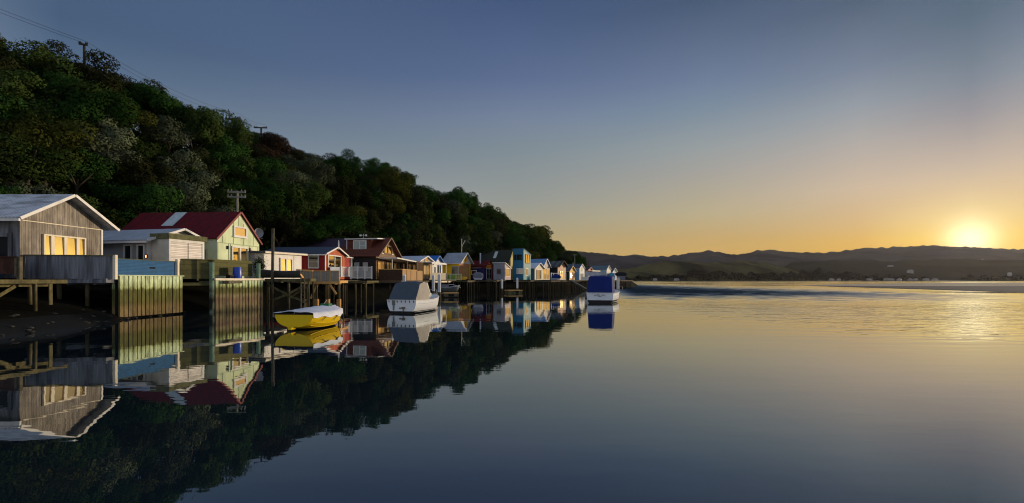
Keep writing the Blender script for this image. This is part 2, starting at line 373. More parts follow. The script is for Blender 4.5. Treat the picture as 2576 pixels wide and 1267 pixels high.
geo = N('ShaderNodeNewGeometry'); sp = N('ShaderNodeSeparateXYZ'); L(geo.outputs['Position'], sp.inputs[0]); X_, Y_ = sp.outputs[0], sp.outputs[1]
def nz(scale, stretch, det=2, rot=0.0):
    mp = N('ShaderNodeMapping'); mp.inputs['Scale'].default_value = stretch; mp.inputs['Rotation'].default_value = (0,0,rot); L(geo.outputs['Position'], mp.inputs[0])
    n = N('ShaderNodeTexNoise'); n.inputs['Scale'].default_value = scale; n.inputs['Detail'].default_value = det; L(mp.outputs[0], n.inputs['Vector']); return n.outputs[0]
patch = nz(.03, (1, 1.6, 1), 2)
# wind-rippled water: open middle distance and the bright patch near the mudflat; the row's lee stays calm
open_ = mth('MULTIPLY', ss(mth('SUBTRACT', X_, mth('MULTIPLY', Y_, .12)), -2, 14), ss(Y_, 19, 32))
streak = nz(.05, (.35, 2.5, 1), 4)
fine = nz(.9, (.3, .8, 1), 3)
jit = mth('ADD', mth('MULTIPLY', mth('SUBTRACT', streak, .5), 26), mth('MULTIPLY', mth('SUBTRACT', fine, .5), 70))
ruffled = mth('MULTIPLY', mth('MULTIPLY', ss(mth('ADD', Y_, jit), 44, 74), ss(mth('MULTIPLY', mth('ADD', X_, jit), -1), -72, -34)), mth('MULTIPLY', ss(mth('SUBTRACT', X_, mth('MULTIPLY', Y_, .2)), 0, 6), mth('SUBTRACT', 1.0, ss(Y_, 230, 420))))  # dark wind-ruffled band: weaker reflection, steeper lean towards the viewer
off = mth('MULTIPLY', ss(mth('SUBTRACT', X_, mth('MULTIPLY', Y_, .12)), 0, 8), ss(Y_, 3, 14))
rip = mth('MULTIPLY', open_, mth('SUBTRACT', 1.0, mth('MULTIPLY', ruffled, .95)))
rip = mth('ADD', rip, mth('MULTIPLY', ss(Y_, 340, 480), .7))
rip = mth('MULTIPLY', rip, mth('ADD', .7, mth('MULTIPLY', mth('SUBTRACT', patch, .5), 2.5)), None, True)
near = mth('MULTIPLY', ss(X_, 6, 16), mth('MULTIPLY', ss(Y_, 12, 17), mth('SUBTRACT', 1.0, ss(Y_, 30, 50))))
h1 = nz(1.0, (.35, 1.3, 1), 3, .15)
h2 = nz(.22, (.25, 1.2, 1), 2, -.1)
h3 = nz(3.0, (.5, 1.2, 1), 2)
amp = mth('ADD', .0026, mth('ADD', mth('MULTIPLY', rip, .03), mth('MULTIPLY', near, .03)))
hh = mth('ADD', mth('MULTIPLY', h1, amp), mth('MULTIPLY', h2, .009))
hh = mth('ADD', hh, mth('MULTIPLY', mth('MULTIPLY', h3, amp), .18))
bp = N('ShaderNodeBump'); bp.inputs['Strength'].default_value = 1; bp.inputs['Distance'].default_value = 1.0; L(hh, bp.inputs['Height'])
# on rippled water the facets one sees lean towards the viewer
inc = N('ShaderNodeVectorMath', operation='MULTIPLY'); L(geo.outputs['Incoming'], inc.inputs[0]); inc.inputs[1].default_value = (1,1,0)
lean = N('ShaderNodeVectorMath', operation='SCALE'); L(inc.outputs[0], lean.inputs[0]); L(mth('ADD', mth('MULTIPLY', off, .006), mth('ADD', mth('MULTIPLY', rip, .03), mth('MULTIPLY', ruffled, .25))), lean.inputs['Scale'])
nn = N('ShaderNodeVectorMath', operation='ADD'); L(bp.outputs[0], nn.inputs[0]); L(lean.outputs[0], nn.inputs[1])
nm = N('ShaderNodeVectorMath', operation='NORMALIZE'); L(nn.outputs[0], nm.inputs[0]); L(nm.outputs[0], P.inputs['Normal'])
lw_ = N('ShaderNodeLayerWeight'); lw_.inputs[0].default_value = .5; L(nm.outputs[0], lw_.inputs['Normal'])
fres = mth('MULTIPLY_ADD', mth('POWER', lw_.outputs['Facing'], 4.3), .86, .14)
mxs = N('ShaderNodeMixShader'); L(mth('MULTIPLY', fres, mth('SUBTRACT', 1.0, mth('MULTIPLY', ruffled, .8))), mxs.inputs[0]); L(dfs.outputs[0], mxs.inputs[1]); L(P.outputs[0], mxs.inputs[2]); L(mxs.outputs[0], nt.nodes['Material Output'].inputs[0])
b = MB(); xs = [-400,-100,-40,0,40,120,400,1500,4800]; ys = [-60,0,20,40,80,160,400,1180,2600]
b.grid([[(x, y, 0) for x in xs] for y in ys]); tag(b.build('water', wm, None), kind='structure')

# mudflat on the right ------------------------------------------------
mf = mat('wet_tidal_sand', (.10,.10,.112), .3, .5, .5, (.5,1.6,1), .05, spec=.6)
b = MB(); b.smooth = True
near_e = [(2010,718.8),(2100,722),(2200,725),(2300,728.3),(2440,733),(2600,738.5),(2800,745),(3300,760)]
far_e  = [(2010,718.3),(2100,716.2),(2200,714.6),(2300,713.2),(2440,712),(2600,711.2),(2800,710.5),(3300,709.5)]
rows_ = []
for (xa, ya), (xb, yb) in zip(near_e, far_e):
    da, db = 2*FP/(ya-HZ), 2*FP/(yb-HZ); pa, pb = Vector(W(xa, da)+(0,)), Vector(W(xb, db)+(0,)); r = []
    for k in range(13):
        t = (k/12)**2.2; p = pa.lerp(pb, t); p.z = .012 + .09*min(1, k/2)*min(1, (12-k)/2)*(0 if xa == 2010 else 1) if 0 < k < 12 else -.01
        r.append(p)
    rows_.append(r)
b.grid(rows_)
mo = b.build('mudflat', [mf, mat('dark_sand_edge', (.022,.019,.018), .6, .4, .6, (.4,1.6,1), .04)], None); tag(mo, kind='structure')
for p in mo.data.polygons: p.material_index = 1 if p.vertices[0] % 13 < 6 else 0

# distant hills --------------------------------------------------------
def far_hill(name, skyl, d_top, d_foot, m, amp, sc_, nx=520, ny=26, gully=0.0, base=None, prof=.8, seed=0):
    b = MB(); b.smooth = True; rows_ = []
    x0, x1 = skyl[0][0], skyl[-1][0]
    for i in range(nx):
        px = x0 + (x1-x0)*i/(nx-1)
        for (xa, ya), (xb, yb) in zip(skyl, skyl[1:]):
            if xa <= px <= xb: py = ya + (yb-ya)*(px-xa)/(xb-xa); break
        zt = Z(py, d_top); r = []
        for k in range(ny):
            t = k/(ny-1); d = d_foot + (d_top-d_foot)*t; x = (px-CX)/FP*(d_top*.35 + d*.65) if 0 else (px-CX)/FP*d
            z = max(zt, 3)*t**prof
            g = noise.fractal(Vector((x*sc_, d*sc_*.6, seed)), 1.0, 2.0, 4)
            z += amp*g*math.sin(min(1, t*1.15)*math.pi)**.7*min(1, zt/40) if t < .87 else amp*.25*g*min(1, zt/40)
            z += (13 if d_top > 2000 else 6)*max(-.2, noise.noise(Vector((x*.022, d*.015, seed+9))))*min(1, zt/60)*t
            if gully: z += gully*(abs(noise.noise(Vector((x*sc_*2.2 + d*.0045, d*.0012, seed+5))))-.25)*math.sin(t*math.pi)
            r.append((x, d, z - (2 if k == 0 else 0)))
        r.append((r[-1][0]*1.12, d_top*1.12, r[-1][2]*.8)); r.append((r[-1][0]*1.1, d_top*1.25, -3))
        rows_.append(r)
    b.grid(rows_); return tag(b.build(name, m, None), kind='structure')
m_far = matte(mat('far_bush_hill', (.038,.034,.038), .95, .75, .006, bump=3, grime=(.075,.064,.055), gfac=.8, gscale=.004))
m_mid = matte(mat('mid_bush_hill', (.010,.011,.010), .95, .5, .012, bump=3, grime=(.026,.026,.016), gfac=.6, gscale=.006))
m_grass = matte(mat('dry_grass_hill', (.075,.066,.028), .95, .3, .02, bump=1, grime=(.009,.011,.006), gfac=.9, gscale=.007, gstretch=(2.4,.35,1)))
FARL = [(1380,640),(1449,632),(1500,639),(1556,646),(1592,642),(1640,645),(1691,645.5),(1730,640),(1762,637),(1803,636),(1830,640),(1852,642),(1880,637),(1906,630),(1930,633),(1959,634),(2000,634),(2049,636.6),(2090,633),(2120,630),(2139,628.5),(2183,623.6),(2220,624),(2255,625),(2300,621),(2340,619.5),(2389,619.6),(2443,623),(2480,625),(2542,628.5),(2640,630),(2760,634),(3000,640)]
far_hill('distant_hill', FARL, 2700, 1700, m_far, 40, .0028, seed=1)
MIDL = [(1960,680),(1990,664),(2040,659),(2100,657),(2150,653),(2183,652),(2230,656),(2290,653),(2340,655),(2400,650),(2460,655),(2520,656),(2600,657),(2760,655),(3000,660)]
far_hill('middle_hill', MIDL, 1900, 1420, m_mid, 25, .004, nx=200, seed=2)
SPUR = [(1480,690),(1520,680),(1574,676),(1620,668),(1673,660),(1700,658),(1735,657),(1770,661),(1800,660),(1850,660),(1906,661),(1935,665),(1959,669),(1990,676),(2020,686),(2050,696),(2080,703)]
far_hill('grassy_spur', SPUR, 1500, 1165, m_grass, 14, .006, nx=240, gully=48, seed=3)
b = MB(); b.smooth = True
b.grid([[(x, y, z) for x in (-200, 100, 500, 1000, 1700, 2600, 5000)] for y, z in ((1120,-.3),(1150,.8),(1260,2.0),(1500,3),(2000,4))])
tag(b.build('far_shore', mat('far_shore_flat', (.05,.045,.03), .9, .4, .02), None), kind='structure')

# foliage -------------------------------------------------------------
def leafm(name, c, var=.35):
    m = bpy.data.materials.new(name); m.use_nodes = True; nt = m.node_tree; Pn = nt.nodes['Principled BSDF']
    Pn.inputs['Roughness'].default_value = .75; Pn.inputs['Specular IOR Level'].default_value = 0
    g = nt.nodes.new('ShaderNodeNewGeometry'); oi = nt.nodes.new('ShaderNodeObjectInfo')
    n = nt.nodes.new('ShaderNodeTexNoise'); n.inputs['Scale'].default_value = 1.1; n.inputs['Detail'].default_value = 3; nt.links.new(g.outputs['Position'], n.inputs['Vector'])
    def mth(op, a, b):
        q = nt.nodes.new('ShaderNodeMath'); q.operation = op
        for i, v in enumerate((a, b)):
            if isinstance(v, (int, float)): q.inputs[i].default_value = v
            else: nt.links.new(v, q.inputs[i])
        return q.outputs[0]
    f = mth('ADD', mth('MULTIPLY', n.outputs[0], .9), mth('MULTIPLY', g.outputs['Random Per Island'], .3)); f = mth('MULTIPLY', f, mth('ADD', mth('MULTIPLY', oi.outputs['Random'], .8), .6))
    v = nt.nodes.new('ShaderNodeVectorMath'); v.operation = 'SCALE'; v.inputs[0].default_value = c; nt.links.new(f, v.inputs['Scale'])
    nt.links.new(v.outputs[0], Pn.inputs['Base Color'])
    return m
LEAF = [leafm('brownish_green_leaves', (.038,.044,.017)), leafm('deep_green_leaves', (.03,.075,.016)), leafm('olive_yellow_leaves', (.07,.08,.016)),
        leafm('grey_green_leaves', (.10,.125,.07)), leafm('rust_brown_leaves', (.055,.036,.022)), leafm('mid_green_leaves', (.045,.075,.018))]
def leaf_quad(mb, p, s, nrm, rng):
    p = Vector(p); n = Vector(nrm) + Vector((rng.gauss(0,.45), rng.gauss(0,.45), rng.gauss(0,.45))); n.normalize()
    u = n.orthogonal().normalized(); u.rotate(Matrix.Rotation(rng.random()*6.28, 3, n)); v = n.cross(u)
    l = s*rng.uniform(.7,1.4); w = s*rng.uniform(.45,.8)
    if n.dot(Vector(nrm)) < 0: n = -n; v = -v
    mb.add([p - v*w*.5 + n*s*.12, p + u*l*.5, p + v*w*.5 + n*s*.12, p - u*l*.5], [(0,1,2,3)])
    return n
def crown_mesh(seed, nl, spread, lobes, flat, nleaf, ls):
    rng = random.Random(seed); mb = MB(); Ls = []
    for k in range(lobes):
        a = rng.random()*6.28; r = spread*math.sqrt(rng.random())*.72; h = rng.random()
        rad = rng.choice((.35,.5,.6,.75,.95))*rng.uniform(.85,1.15)*(1.15 - .35*r/spread)
        Ls.append((Vector((math.cos(a)*r, math.sin(a)*r, flat*(h*1.0 - .35*(r/spread)**2))), rad))
    wts = [r*r for _, r in Ls]
    NV = []
    for c, r in rng.choices(Ls, wts, k=nleaf):
        d = Vector((rng.gauss(0,1), rng.gauss(0,1), rng.gauss(.25,1))).normalized()
        q = c + Vector((d.x*r*1.1, d.y*r*1.1, d.z*r*.8))*rng.uniform(.72, 1.08)
        n = leaf_quad(mb, q, ls, d, rng)
        vn = (d*.8 + Vector((0,0,.25)) + n*.35).normalized(); NV += [vn]*4
    o = mb.build('crown', LEAF[0], None, fix=False)
    for p in o.data.polygons: p.use_smooth = True
    o.data.normals_split_custom_set_from_vertices(NV); return o
def trunk_mesh(seed):
    rng = random.Random(seed); mb = MB()
    x = rng.uniform(-.3,.3); p0 = (0,0,-.6); p1 = (x, rng.uniform(-.3,.3), 1.6)
    mb.tube(p0, p1, .16, 7, .11)
    for k in range(4):
        a = k*1.57 + rng.random(); q = (p1[0]+math.cos(a)*1.0, p1[1]+math.sin(a)*1.0, 2.6+rng.random()*.7)
        mb.tube(p1, q, .08, 6, .03)
    return mb.build('trunk', M['bark'], None)
PROTO = []
for k in range(9):
    dome = k % 3
    cr = crown_mesh(20+k, 0, (2.3, 2.0, 2.6)[dome], (30, 24, 36)[dome], (1.9, 2.4, 1.3)[dome], 7500, .15)
    cr.location = (0, 0, 2.3); tr = trunk_mesh(60+k)
    PROTO.append((cr, tr))
KIND = ['dark brown-green scrubby tree', 'deep green rounded tree', 'olive-yellow tinted tree', 'pale grey-green tree', 'rust-brown dry tree', 'mid-green leafy tree']
LAND = [(60,'the outer grey roof end'),(190,'the grey boathouse ridge'),(300,'the grey gable eave'),(400,'the low white shed'),(500,'the red roof skylight'),(620,'the red roof gable'),(690,'the satellite dish'),(780,'the small white shed'),(870,'the red gabled shed'),(960,'the brown dormer house'),(1040,'the glassed veranda'),(1110,'the bright blue roof'),(1190,'the yellow house'),(1290,'the mossy dark roof'),(1345,'the blue tower house'),(1400,'the grey-gabled shed'),(1450,'the tiny yellow gable'),(9999,'the last boathouses')]
used = {}
def place_tree(i, t, kind, s, squash, first):
    p = hill_pt(i, t); n = random.randrange(9); cr, tr = PROTO[n]
    px = CX + FP*p.x/max(p.y, 5)
    r = bpy.data.objects.new('hillside_tree', None); COL.objects.link(r); r.location = p; r.rotation_euler = (0, 0, random.random()*6.28); r.scale = (s, s, s*squash)
    for src in (cr, tr):
        c = src.copy(); COL.objects.link(c); c.parent = r
        if src is cr:
            c.material_slots[0].link = 'OBJECT'; c.material_slots[0].material = LEAF[kind]
    band = 'on the skyline' if t > .9 else 'just below the skyline' if t > .72 else 'high on the slope' if t > .5 else 'half-way up the slope' if t > .28 else 'low on the slope' if t > .1 else 'at the foot of the hill'
    size = 'Small' if s < .95 else 'Broad' if s > 1.28 else ''
    land = next(l for x, l in LAND if px < x)
    kd = KIND[kind]; lab = (size + ' ' + kd if size else kd[0].upper() + kd[1:]) + ' ' + band + ' above ' + land
    if len(lab.replace('-', ' ').split()) > 16: lab = kd[0].upper() + kd[1:] + ' ' + band + ' above ' + land
    tag(r, lab.strip(), 'tree', 'trees on the hillside')
cnt = 0; spots = []
rng = random.Random(11)
def clear(p, rad):
    return all((p.x-q.x)**2 + (p.y-q.y)**2 + .5*(p.z-q.z)**2 > (rad*rr)**2 for q, rr in spots)
# the skyline first, then the slope
for k in range(30000):
    if cnt >= 292: break
    i = rng.uniform(12, NS-12)
    sky_ = k < 2500
    t = rng.uniform(.93, 1.0) if sky_ else rng.random()**.9*.95
    if not sky_ and t < .02: continue
    p = hill_pt(i, t)
    px = CX + FP*p.x/max(p.y, 5)
    if p.y < 8 or px < -70 or px > 1462: continue
    far = min(1.0, p.y/120)
    s = rng.uniform(.85, 1.4)*(.85 + .35*far)*(1 if px < 1370 else .72)
    if not clear(p, 2.0*(.85+.4*far)*(1.0 if sky_ else 1)): continue
    spots.append((p, 1.0)); cnt += 1
    ny = Z(0, 1); yy = HZ - (p.z+4-2)*FP/p.y
    if 660 < px < 740 and 335 < yy < 400: kd = 4
    elif 705 < px < 800 and 400 < yy < 470: kd = 3
    elif 390 < px < 520 and 440 < yy < 520: kd = rng.choice([3, 5, 3])
    elif t > .66: kd = rng.choices([0, 1, 2, 5], [6 if px < 560 else 2.5, 3, .3, 1.5])[0]
    else: kd = rng.choices([0, 1, 2, 3, 5], [2, 3, 1.6, .5, 3])[0]
    if t > .85: s = .55*s + .45
    place_tree(i, t, kd, s, rng.uniform(.8, 1.15), cnt)
for cr, tr in PROTO:
    for o in (cr, tr): bpy.data.objects.remove(o)
# low scrub between the trunks
mb = MB(); rng = random.Random(5); NV = []
for k in range(7000):
    i = rng.uniform(4, NS-2); t = rng.uniform(-.0, 1.02); c0 = hill_pt(i, min(t, 1))
    if c0.y < 6: continue
    far = .7 + c0.y/130; c0 = c0 + Vector((0,0,rng.uniform(.2, 1.5))); rr = rng.uniform(.5, 1.1)*far
    for q in range(11):
        d = Vector((rng.gauss(.2,1), rng.gauss(-.2,1), rng.gauss(.5,.8))).normalized()
        n = leaf_quad(mb, c0 + d*rr*rng.uniform(.6,1.05), .24*far, d, rng); NV += [(d*.8 + Vector((0,0,.25)) + n*.35).normalized()]*4
ug = mb.build('undergrowth', LEAF[5], None, fix=False); tag(ug, 'dark green scrub filling the gaps between the hillside trees', 'undergrowth', kind='stuff')
for p in ug.data.polygons: p.use_smooth = True
ug.data.normals_split_custom_set_from_vertices(NV)
# dark woods along the far shore: one mass
def woods(name, label, spans, d, dd, q, n, m):
    mb = MB(); rng = random.Random(len(name))
    for px0, px1, py, h in spans:
        for k in range(int(n*(px1-px0)/100)):
            px = rng.uniform(px0, px1); t = rng.random(); d_ = d + dd*t
            hh = (703.5-py)*d_/FP*(.72 + .5*noise.noise(Vector((px*.06, py*.1, 2))) ) * rng.random()**.6
            p = Vector(W(px, d_) + (1.5 + hh,))
            leaf_quad(mb, p, q, (rng.gauss(0,.4), -.8, .5), rng)
    return tag(mb.build(name, m, None, fix=False), label, 'woods', kind='stuff')
lw = leafm('far_wood_leaves', (.005,.005,.004))
woods('shoreline_woods', 'dark mass of trees along the far shore below the grassy spur', [(1565,1600,694,0),(1600,1650,690,0),(1650,1690,688,0),(1690,1730,682,0),(1730,1840,674,0),(1840,1960,680,0),(1960,2010,679,0),(2010,2070,676,0),(2070,2165,677,0),(2165,2240,684,0),(2240,2345,691,0),(2420,2620,690,0)], 1150, 110, 6.5, 700, lw)
# ------------------------------------------------------------------ houses
class House:
    """local x along the gable front (away from the viewer), local y back from the water, z up from the floor"""
    def __init__(s, name, label, cat, P, th, w, L, z0, ze, zr, front, side, roofm, trim, ohf=.35, ohs=.3, peak=.5, group='boathouses along the shore', mono=None, rt=.07, gut=True, nobarge=False):
        s.P = Vector((P[0], P[1])); s.th = R(th); s.w, s.L, s.z0 = w, L, z0; s.trim = trim
        s.u = Vector((math.sin(s.th), math.cos(s.th))); s.v = Vector((-math.cos(s.th), math.sin(s.th)))
        s.root = thing(name, label, cat, (P[0], P[1], z0), R(90-th), group)
        he, hr = ze-z0, zr-z0; xp = w*peak
        if mono: he2 = mono - z0; poly = [(0,0),(w,0),(w,he2),(0,he)]; tops = [((0,he),(w,he2))]
        else: poly = [(0,0),(w,0),(w,he),(xp,hr),(0,he)]; tops = [((xp,hr),(0,he)),((xp,hr),(w,he))]
        b = MB(); n = len(poly)
        vs = [(x,0,z) for x,z in poly]+[(x,L,z) for x,z in poly]
        b.mi = 0; b.add(vs, [tuple(range(n))]); b.mi = 1
        b.add(vs, [tuple(range(2*n-1,n-1,-1))]+[(i,n+i,n+(i+1)%n,(i+1)%n) for i in range(n)])
        s.wall = b.build('wall', [front, side], s.root)
        rf = MB()
        for (xa,za),(xb,zb) in tops:
            d = Vector((xb-xa, zb-za)); l = d.length; d /= l; nrm = Vector((-d.y, d.x));
            if nrm.y < 0: nrm = -nrm
            a = Vector((xa,za)) + nrm*.02 - (d*ohs if mono else d*0); e = Vector((xb,zb)) + d*ohs + nrm*.02
            rf.prism([tuple(a), tuple(e), tuple(e+nrm*rt), tuple(a+nrm*rt)], -ohf, L+.25)
        s.roof = rf.build('roof', roofm, s.root)
        if not nobarge:
            for (xa,za),(xb,zb) in tops:
                d = Vector((xb-xa, zb-za)).normalized(); nrm = Vector((-d.y,d.x)); nrm = nrm if nrm.y > 0 else -nrm
                a = Vector((xa,za)) + nrm*.1 - (d*ohs if mono else d*0); e = Vector((xb,zb)) + d*(ohs+.01) + nrm*.1
                bb = MB(); bb.prism([tuple(a), tuple(e), tuple(e-nrm*.14), tuple(a-nrm*.14)], -ohf-.045, -ohf-.002)
                bb.build('barge_board', trim, s.roof)
            if gut and not mono:
                d = Vector((0-xp, he-hr)).normalized(); e = Vector((0,he)) + d*ohs
                bx('gutter', trim, s.roof, e.x-.09, e.x-.01, -ohf, L+.2, e.y-.12, e.y+.0)
    def fu(s, px):                       # distance along the front for a picture column
        r = (px-CX)/FP; return (r*s.P.y - s.P.x)/(s.u.x - r*s.u.y)
    def su(s, px):                       # distance back along the near side wall
        r = (px-CX)/FP; return (r*s.P.y - s.P.x)/(s.v.x - r*s.v.y)
    def fz(s, px, py): return Z(py, s.P.y + s.fu(px)*s.u.y) - s.z0
    def sz(s, px, py): return Z(py, s.P.y + s.su(px)*s.v.y) - s.z0
    def rect(s, face, x0, y0, x1, y1):
        f, z = (s.fu, s.fz) if face == 'f' else (s.su, s.sz)
        a, c = sorted((f(x0), f(x1))); xm = (x0+x1)/2; return a, c, z(xm, y1), z(xm, y0)
    def window(s, face, r, cols=(1,1), fm=None, gm=G_SUN, fw=.07, rows=1, name='window', off=0.0, mw=.05, parent=None, sill=False):
        a, c, z0, z1 = r; fm = fm or s.trim; W_ = (c-a-2*fw); fr = MB(); pn = MB()
        dx = .045 if face == 'f' and gm in (G_SUN, G_GLOW) else 0.0
        def bx_(b, u0, u1, w0, w1, d0, d1):
            if b is fr: d1 += dx
            if face == 'f': b.box(u0, u1, -off-d1, -off-d0, w0, w1)
            else: b.box(-off-d1, -off-d0, u0, u1, w0, w1)
        bx_(fr, a, a+fw, z0, z1, -.02, .06); bx_(fr, c-fw, c, z0, z1, -.02, .06)
        bx_(fr, a+fw, c-fw, z1-fw, z1, -.02, .058); bx_(fr, a+fw, c-fw, z0, z0+fw, -.02, .058)
        tot = sum(cols); x = a+fw
        for i, k in enumerate(cols[:-1]):
            x += W_*k/tot; bx_(fr, x-mw/2, x+mw/2, z0+fw, z1-fw, -.02, .05)
        for j in range(1, rows): zz_ = z0+fw+(z1-z0-2*fw)*j/rows; bx_(fr, a+fw, c-fw, zz_-.02, zz_+.02, -.02, .045)
        if sill: bx_(fr, a-.06, c+.06, z0-.06, z0, -.02, .11)
        o = fr.build(name, fm, parent or s.root)
        bx_(pn, a+fw*.5, c-fw*.5, z0+fw*.5, z1-fw*.5, -.01, .018)
        if face == 'f' and gm in (G_SUN, G_GLOW):      # panes tipped up so they mirror bright sky above the hills
            pn.v = [(x, y - (z1-z)*.03 - .006, z) for x, y, z in pn.v]
        pn.build('pane', gm, o)
        return o
    def box(s, name, m, x0, x1, y0, y1, z0, z1, parent=None): return bx(name, m, parent or s.root, x0, x1, y0, y1, z0, z1)

def deck(name, label, P, th, w, dp, zt, piles, m=None, pm=None, group='timber piers under the boathouses', zb=-.9, edge=None, pr=.09, braces=(), eh=.2):
    """pier: local x along the front edge, y back; P = near front corner"""
    m = m or M['timber']; pm = pm or M['pile']
    r = thing(name, label, 'pier', (P[0], P[1], 0), R(90-th), group)
    b = MB(); n = max(3, int(dp/.3))
    for k in range(n): b.box(-.05, w+.05, dp*k/n+.008, dp*(k+1)/n-.008, zt-.05, zt)
    b.build('deck_boards', m, r)
    e = edge or m
    bx('edge_beam', e, r, -.08, w+.08, -.08, -.006, zt-eh, zt+.01); bx('edge_beam', e, r, -.08, -.055, 0, dp, zt-.22, zt-.06)
    b = MB()
    for k in range(3): b.box(.1, w-.1, dp*(k+.5)/3-.06, dp*(k+.5)/3+.06, zt-.3, zt-.055)
    b.build('bearer', m, r)
    for x, y in piles: tb('pile', pm, r, (x+random.uniform(-.05,.05), y, zb), (x+random.uniform(-.05,.05), y, zt-.06), pr*random.uniform(.85,1.15), 9)
    for p, q in braces: bm_('brace', m, r, p, q, .05, .14)
    return r
def fence_panel(name, label, cat, A, B, z0, z1, m, cap=None, postm=None, t=.05, nposts=0, group=None, capt=.06):
    A = Vector(A); B = Vector(B); l = (B-A).length; an = math.atan2(B.y-A.y, B.x-A.x)
    r = thing(name, label, cat, (A.x, A.y, z0), an, group)
    bx('panel', m, r, 0, l, -t/2, t/2, 0, z1-z0)
    if cap: bx('cap_rail', cap, r, -.03, l+.03, -t/2-.04, t/2+.04, z1-z0+.001, z1-z0+capt)
    for k in range(nposts):
        x = l*k/max(1, nposts-1); bx('post', postm or m, r, x-.05, x+.05, -t/2-.09, -t/2-.002, -.1, z1-z0-.02)
    return r
def pickets(name, label, A, B, z0, z1, m, n, posts, group=None, gap=.5, cat='balustrade', pw=.08):
    A = Vector(A); B = Vector(B); l = (B-A).length; an = math.atan2(B.y-A.y, B.x-A.x)
    r = thing(name, label, cat, (A.x, A.y, z0), an, group); h = z1-z0
    b = MB()
    for k in range(n): x = l*(k+.5)/n; b.box(x-l/n*gap/2, x+l/n*gap/2, -.015, .015, .08, h-.08)
    b.build('balusters', m, r); bx('top_rail', m, r, 0, l, -.04, .04, h-.075, h); bx('bottom_rail', m, r, 0, l, -.035, .035, .03, .1)
    for k in range(posts):
        x = l*k/max(1, posts-1); bx('post', m, r, x-pw/2, x+pw/2, -.06, .06, -.05, h+.06)
    return r

# 1 weathered grey boathouse -----------------------------------------
h = House('boathouse', 'Weathered grey boathouse of vertical boards with a pale iron roof, nearest the camera', 'boathouse', (-23.95,22.15), 0, 4.45, 9, 2.1, 5.22, 6.52, M['grey_boards'], M['rail_boards'], M['grey_iron'], M['white'], ohf=.55, ohs=.55)
h.window('f', (1.05,3.34,.95,2.27), cols=(.55,1,1,.55), fw=.08, mw=.17, fm=M['cream'])
h.box('trim_strip', M['cream'], .02, 4.43, -.03, -.002, 2.82, 2.86)
h.box('corner_board', M['white'], 4.36, 4.46, -.035, -.002, 0, 2.86); h.box('corner_board', M['grey_boards'], -.035, .09, -.036, -.002, 0, 3.0)
h.window('s', (.35,2.6,.6,2.2), cols=(1,), fm=M['rail_boards'], gm=M['dark'], fw=.18, name='doorway')
t = thing('tarpaulin_bundle', 'blue tarpaulin heap seen through the doorway of the grey boathouse', 'tarpaulin', (-24.9,21.75,2.1))
b = MB(); rg = random.Random(4); b.smooth = True
b.grid([[(math.cos(a)*.42*math.cos(e)*(1+.1*rg.random()), math.sin(a)*.2*math.cos(e), 1.25*math.sin(e)*(.95+.1*rg.random())) for a in [k*.6283 for k in range(10)]] for e in (0,.4,.8,1.2,1.5)], True)
b.build('cover', M['blue_iron_fence'], t)
fence_panel('deck_wall', 'Solid grey board balustrade on the deck of the weathered grey boathouse', 'balustrade', (-23.9,22.4), (-20.12,22.95), 2.08, 3.22, M['rail_boards'], cap=M['mossy'], t=.06, capt=.05)
tag(bx('corner_post', M['cream'], None, -20.1,-19.96,22.9,23.04,2.05,3.28), 'Pale cream post at the outer corner of the grey board balustrade', 'post')
deck('timber_pier', 'Dark timber deck in front of the weathered grey boathouse', (-20.3,22.75), 0, 4.2, 4.0, 2.08, [(.3,1.2),(2,1.2),(3.9,1.2),(.3,2.6)], m=M['rail_boards'])
deck('timber_pier', 'Mossy jetty in the corner nearest the camera with a diagonal brace', (-20.95,12.5), 2, 8.5, 3.6, 2.02, [(.4,.15),(2.6,1.2),(5.6,1.2),(7.35,.05),(8.2,1.3)], m=M['mosstimber'], edge=M['mosstimber'], pr=.07, eh=.16,
     braces=[((5.0,.5,.5),(6.9,.5,1.75)), ((7.95,.06,.9),(7.95,.06,1.9))])
fence_panel('rusty_fence', 'Rusty dark panel fence beside the grey board balustrade', 'fence', (-28,20.95), (-22.85,21.05), 2.3, 3.05, M['rust'], cap=M['rust'], postm=M['timber'], nposts=4)
tag(bx('corner_post', M['timber'], None, -22.84,-22.7,20.98,21.12,2.03,3.1), 'Brown timber post between the rusty fence and the grey balustrade', 'post')
pl = thing('plank_pile', 'Pale planks lying on the jetty under the rusty fence', 'planks', (-24.4,20.6,2.03))
for k in range(3): bx('plank', M['mosstimber'], pl, -.6+.1*k, .7-.1*k, -.1, .1, .06*k, .06*k+.05)
# bank boards under the grey boathouse
# 2 sheet walls -------------------------------------------------------
def sheet_wall(label, A, B, z0, z1, n, m, capm, capt=.07, capo=.05):
    A = Vector(A); B = Vector(B); l = (B-A).length
    r = thing('sheet_wall', label, 'retaining wall', (A.x, A.y, 0), math.atan2(B.y-A.y, B.x-A.x), 'board retaining walls')
    b = MB(); rg = random.Random(n)
    for k in range(n):
        x0 = l*k/n; x1 = l*(k+1)/n; o = rg.uniform(-.015,.015); b.prism([(x0+.028,z0),(x1-.028,z0),(x1-.028,z1-.01),(x0+.028,z1-.01)], -.09+o, .0)
    b.build('boards', m, r); bx('backing', M['black'], r, -.02, l+.02, .005, .12, z0, z1-.02)
    bx('return_wall', m, r, -.02, .07, .13, .3, z0, z1-.02)
    bx('cap_beam', capm, r, -.06, l+.06, -.09-capo, .2, z1, z1+capt); return r
sheet_wall('Tidal board wall stained green and brown under the blue corrugated fence', (-20.1,23.2), (-19.78,27.25), .1, 2.24, 16, M['sheet'], M['green_wall'], .04, .03)
sheet_wall('Tidal board wall with a bright cream cap under the blue barrel', (-18.6,28.45), (-17.62,32.1), -.6, 2.0, 15, M['sheet2'], M['cream'], .13, .07)
